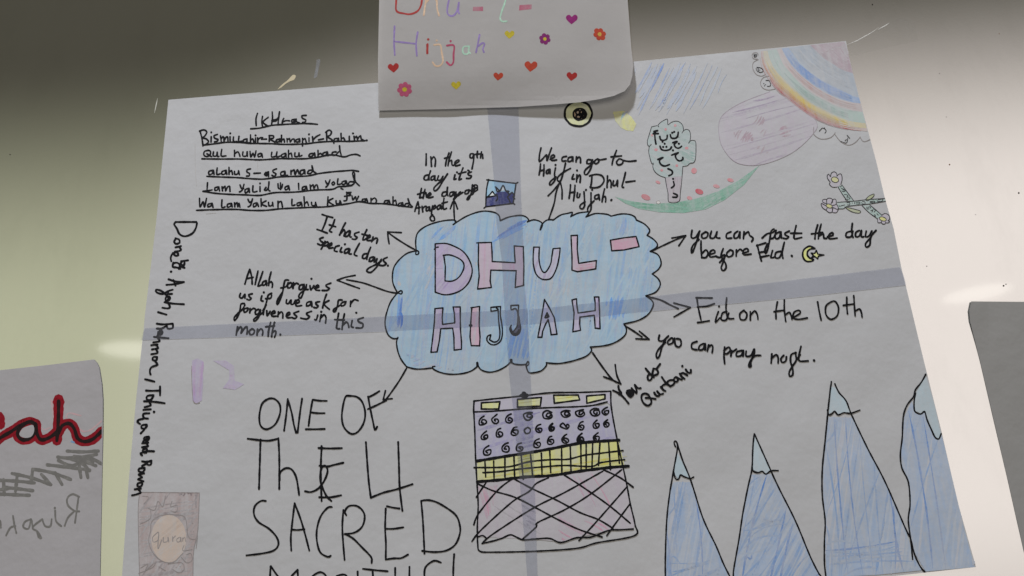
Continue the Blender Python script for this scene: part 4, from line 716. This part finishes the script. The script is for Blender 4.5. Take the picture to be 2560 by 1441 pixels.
flower('240,785 262,720 330,705 375,688 440,712 500,712 508,800 545,850 545,895 510,950 440,955 380,950 330,905 265,860', (382, 832, 56, 34), '330,790 265,760 270,715 330,710;340,790 335,720 375,688 440,712 415,790;440,770 450,715 500,712 505,800 445,820;510,800 540,840 540,895 445,855;345,870 330,910 390,952 440,930 430,870;450,870 440,940 510,950 548,890;325,830 240,785 260,860 330,908', 'pink flower drawn at the left end of the stem', '530,768 820,747 1040,722 1385,697 1405,742 1100,795 900,815 700,840 640,880 545,880', '530,765 820,745 1040,720 1385,695;540,880 640,880 700,840 900,815 1100,795 1400,745', '700,770 750,770 750,810 710,810;797,778;840,765 840,790;865,765 930,760;865,795 930,790 935,765;980,750 1020,755 1030,795 980,790;965,775;1120,750 1200,745 1195,770 1120,765 1120,750;1155,752;1245,735 1270,760;1265,720 1350,705 1330,745 1265,750;590,830 660,812;560,825 575,840')
flower('1330,1000 1380,965 1450,990 1475,1070 1440,1130 1370,1155 1320,1130 1260,1130 1250,1070', (1348, 1065, 64, 34), '1330,1000 1380,965 1450,990 1472,1060 1440,1095;1440,1095 1470,1110 1440,1135 1395,1130;1395,1120 1390,1150 1350,1158 1320,1130 1325,1110;1310,1130 1260,1130 1252,1060', 'pink flower drawn nearest the poster edge', '975,825 1110,810 1220,900 1330,995 1250,1060 1100,950', '975,825 1100,950 1250,1060;1110,810 1220,900 1330,995', '1060,850 1065,885 1100,880;1080,855 1120,845 1130,870;1130,915 1170,900 1150,940;1180,880 1215,910 1190,940;1240,970 1265,995;1160,1000 1215,1015 1200,985')
for q in ('1040,710 1100,650 1190,615 1180,660 1120,710 1060,740', '660,850 720,860 900,905 950,930 920,960 820,945 740,910'):
    p_ = pts('U', q); b = MB(); b.poly(p_, LEAF, .00012, True, 0); b.stroke(p_ + p_[:1], 1.7, FINE, .00036); b.build('leaf_drawing', poster)

# ------------------------------------------------------------------ the other sheets
title = empty('title_sheet', 1265, 100, 0, 'white title sheet with coloured letters, hearts and flowers, overlapping the top of the poster', 'paper sheet')
sheet('paper_sheet', '948,-420 1548,-440 1569,0 1578,120 1583,165 1581,190 1575,212 1562,228 1535,240 1500,248 1450,256 1380,262 1290,268 1120,273 946,277 945,150 948,0', title, TITLE_M, lift_title, 0, grid=12)
CR = {'red': (.36, .035, .03), 'peach': (.62, .44, .30), 'violet': (.26, .19, .42), 'rose': (.42, .12, .18), 'mint': (.38, .58, .45), 'crimson': (.38, .06, .12)}
CM = {k: m_ink('crayon_' + k, v, .7) for k, v in CR.items()}
def tl(data, col, wd=4.2):
    return write(title, 'coloured_letter', 'B', data, wd, None, CM[col], lift_title)
tl('490,-150 492,0 480,60 450,105 390,130 330,125 260,100 258,0 256,-160', 'red', 4.6); tl('550,-160 530,0 510,140;525,30 580,-20 625,0 632,80 650,145', 'peach'); tl('740,0 725,80 730,130 770,148 810,110 830,25;832,25 825,100 835,125', 'violet'); tl('1270,-60 1250,30 1225,100 1208,170 1230,198 1268,195', 'mint')
for q in ('960,65 1052,62 1052,102 958,102', '1385,48 1497,42 1495,85 1380,98'):
    b = MB(lift_title); b.poly(pts('B', q), m_pencil(CR['rose'], .85, 10, .5, (.40, .385, .38)), .0002, grid=12); b.build('coloured_hyphen', title)
tl('243,240 238,380 245,505;455,295 440,400 447,512;240,380 330,390 440,402', 'violet'); tl('545,405 540,490;541,410 544,488;550,362', 'red', 5); tl('605,412 660,412 672,470 685,560 660,600 620,605 590,570;628,372', 'peach'); tl('722,418 785,418 782,500 780,570 755,598 720,570;755,378', 'crimson', 4.6)
tl('920,425 875,430 865,470 880,495 915,490 925,425 920,470 935,490', 'mint'); tl('1020,320 1005,400 988,480;1000,430 1045,395 1065,405 1050,450 1060,478', 'violet')
HE = [(0, .95), (-.55, .45), (-.95, 0), (-1, -.4), (-.75, -.75), (-.35, -.8), (0, -.45), (.35, -.85), (.75, -.85), (1, -.5), (.95, 0), (.55, .45)]
def sticker_mat(nm, col):
    mt = new_mat(nm); finish(mt, mixrgb(SS(noise(300, 3, .6), .4, .7), col, tuple(x * .8 for x in col)), .7, False, .1); return mt
HM = {k: sticker_mat('sticker_' + k, v) for k, v in {'magenta': (.26, .012, .15), 'yellow': (.52, .42, .03), 'red': (.36, .022, .018), 'orange': (.45, .055, .025), 'pink': (.46, .09, .17), 'purple': (.20, .015, .13), 'amber': (.55, .36, .07)}.items()}
for x, y, r_, k, rot, lb in ((1862, 178, 53, 'magenta', .05, 'magenta heart'), (1293, 318, 44, 'yellow', .05, 'upper yellow heart'), (232, 622, 50, 'red', -.08, 'red heart at the left edge'), (1488, 608, 58, 'orange', .1, 'larger orange red heart'), (1190, 700, 44, 'orange', .1, 'smaller orange red heart'), (1862, 700, 48, 'red', .12, 'dark red heart at the right'), (805, 782, 44, 'yellow', -.05, 'lower yellow heart'), (2035, -42, 48, 'red', .1, None)):
    ox, oy, kk = REG['B']; P_ = [(ox + (x + r_ * (a * math.cos(rot) - c_ * math.sin(rot))) / kk, oy + (y + r_ * (a * math.sin(rot) + c_ * math.cos(rot)) * .92) / kk) for a, c_ in HE]
    b = MB(lift_title); b.poly(P_, HM[k], .00025, True, 12); b.build('heart_sticker', title, lb)
for x, y, r_, k, ck, lb in ((1617, 358, 52, 'purple', 'yellow', 'purple flower'), (2118, 315, 58, 'orange', 'amber', 'orange flower'), (335, 820, 68, 'pink', 'yellow', 'pink flower')):
    ox, oy, kk = REG['B']; b = MB(lift_title); P_ = []
    for i in range(70):
        a = 2 * math.pi * i / 70; q = r_ * (.72 + .3 * abs(math.cos((3.5 if k == 'pink' else 3) * a + x)) ** .55) * (1 if k != 'orange' else 1 + .1 * math.cos(2 * a - 1.6)); P_.append((ox + (x + q * math.cos(a)) / kk, oy + (y + q * math.sin(a)) / kk))
    b.poly(P_, HM[k], .00025, False, 12); f = b.build('flower_sticker', title, lb)
    b = MB(lift_title); b.poly(ell('B', x, y, r_ * .32, r_ * .32, 12, 0, .08), HM[ck], .0004, grid=0); b.build('flower_centre', f)

left = empty('lettered_sheet', 120, 1180, 0, 'grey white sheet with red and black script letters and grey scribble at the left', 'paper sheet')
sheet('paper_sheet', '-520,985 -100,936 0,926 120,913 235,899 243,908 248,920 252,945 254,958 257,998 257,1080 254,1250 250,1441 247,1640 -620,1700', left, LEFT_M, lift_left)
SC_B = '-60,690 0,640 60,605 110,572 170,545 205,560;170,545 120,575 102,620 130,650 175,640 205,600 210,560;205,555 215,615 240,650 290,635 335,600;340,425 338,540 330,655;335,620 360,570 400,555 430,585 450,640 490,660 540,645 590,600'
RED_M = m_ink('red_felt_pen', (.27, .010, .020), .6); PINKM = m_pencil((.62, .40, .42), .7, 60, .8, (.465, .452, .467))
LEDGE = lambda y: 254.5
b = MB(lift_left); b.xmax = LEDGE
for q in strokes('M', '470,510 400,495 385,520;440,560 480,600 530,590 590,540;215,545 250,590 290,580;300,420 310,520'): b.stroke(q, 4, PINKM, .00012)
for q in strokes('M', SC_B): b.stroke(q, 25, RED_M, .00015, wob=.05)
for q in strokes('M', '340,415 340,430;-10,520 0,560'): b.stroke(q, 30, RED_M, .00015)
script = b.build('script_lettering', left, 'joined letters "ah" in black with a wide red border')
b = MB(lift_left); b.xmax = LEDGE
for q in strokes('M', SC_B): b.stroke(q, 9, m_ink('script_black', (.02, .012, .012)), .0003)
b.build('script_core', script)
b = MB(lift_left); b.poly(pts('M', '160,570 192,565 198,600 180,632 140,638 112,620 130,585'), LEFT_M, .00036, True, 0); b.build('letter_counter', script)
b = MB(lift_left); b.xmax = LEDGE
for q in strokes('M', '390,715 480,720 570,715;335,750 450,765 555,800;400,755 480,750 560,735;275,795 400,810 520,825;190,820 300,840 410,880;70,845 180,870 295,910;0,885 100,890 200,900;30,925 190,945;0,965 170,972;-60,950 60,930;340,770 420,800 500,760 540,780;410,760 480,790 520,830;460,800 470,870;500,820 510,870;540,760 590,790;190,820 180,900;100,850 90,950;240,850 290,905;320,840 360,910;20,880 25,970;430,745 540,760'): b.stroke(q, 8.5, GREYINK, .00018)
b.stroke(pts('M', '415,660 430,665'), 4, m_ink('blue_mark', (.2, .35, .55)), .00018)
b.build('grey_scribble', left, 'grey felt pen scribble crossing out')
write(left, 'mirrored_writing', 'M', '455,985 445,1060 435,1130;460,980 420,965 390,990 395,1030 430,1060 460,1065;430,1065 395,1100 375,1148;320,1060 325,1120 355,1150;318,1045;300,1110 292,1150 262,1150 245,1110;245,1110 200,1145 190,1165 215,1180 240,1220 225,1215 215,1180;180,1110 145,1125 135,1155 165,1165 182,1115 190,1165;75,1090 85,1150 95,1190;90,1150 60,1160 35,1205;-20,1150 0,1120 5,1160', 4.6, 'grey writing seen mirrored, reading "Riyah"', GREYINK, lift_left)

rs = MB(lift_right); rs.poly(pts('O', '2428,754 2560,755 3040,752 3180,1620 2630,1650 2600,1530 2560,1379 2518,1194 2482,1039 2451,906 2425,803 2423,778'), BACK_M, 0)
rs = rs.build('plain_sheet'); tag(rs, 'plain grey sheet of paper with a curled corner at the right edge', 'paper sheet')
sd = rs.modifiers.new('thickness', 'SOLIDIFY'); sd.thickness = .0001; sd.offset = -1 if rs.data.polygons[0].normal.y < 0 else 1

# scraps of tape on the board
CLEAR_M = m_tape('clear_tape', (.985, .985, .98), .02, .3); SCRAP_M = m_tape('old_tape', (.75, .76, .74), .3, .4); YELL_M = m_paper('yellowed_tape', (.66, .58, .40))
b = MB(lift_board); b.poly(pts('S', '205,600 330,535 430,490 520,440 620,385 760,310 830,265 900,250 1000,260 1110,330 1140,500 1160,540 960,590 640,660 330,735 242,745'), CLEAR_M, .0003)
tp = b.build('clear_tape'); tag(tp, 'clear tape strip with a creased edge beside the rainbow corner of the poster', 'tape')
b = MB(lift_board)
for q, wd in (('205,598 330,545 430,490 520,440 620,370', 1.5), ('610,395 680,360 765,310', 1.7)): b.stroke(pts('S', q), wd, m_ink('tape_edge', (.75, .74, .72)), .0006, taper=.3)
b.build('creased_edge', tp)
b = MB(lift_board); b.poly(pts('Z', '430,832 520,735 620,660 690,585 740,540 785,548 795,575 760,640 690,665 600,715 510,790'), YELL_M, .0004, True, 0); tag(b.build('tape_scrap'), 'torn yellowed scrap of tape on the board above the heading', 'tape scrap')
b = MB(lift_board); b.poly(pts('Z', '1215,240 1250,228 1285,245 1262,380 1228,520 1225,570 1185,605 1155,595 1170,520 1195,400'), SCRAP_M, .0004, True, 0); tag(b.build('tape_scrap'), 'short whitish upright scrap of tape on the board left of the title sheet', 'tape scrap')
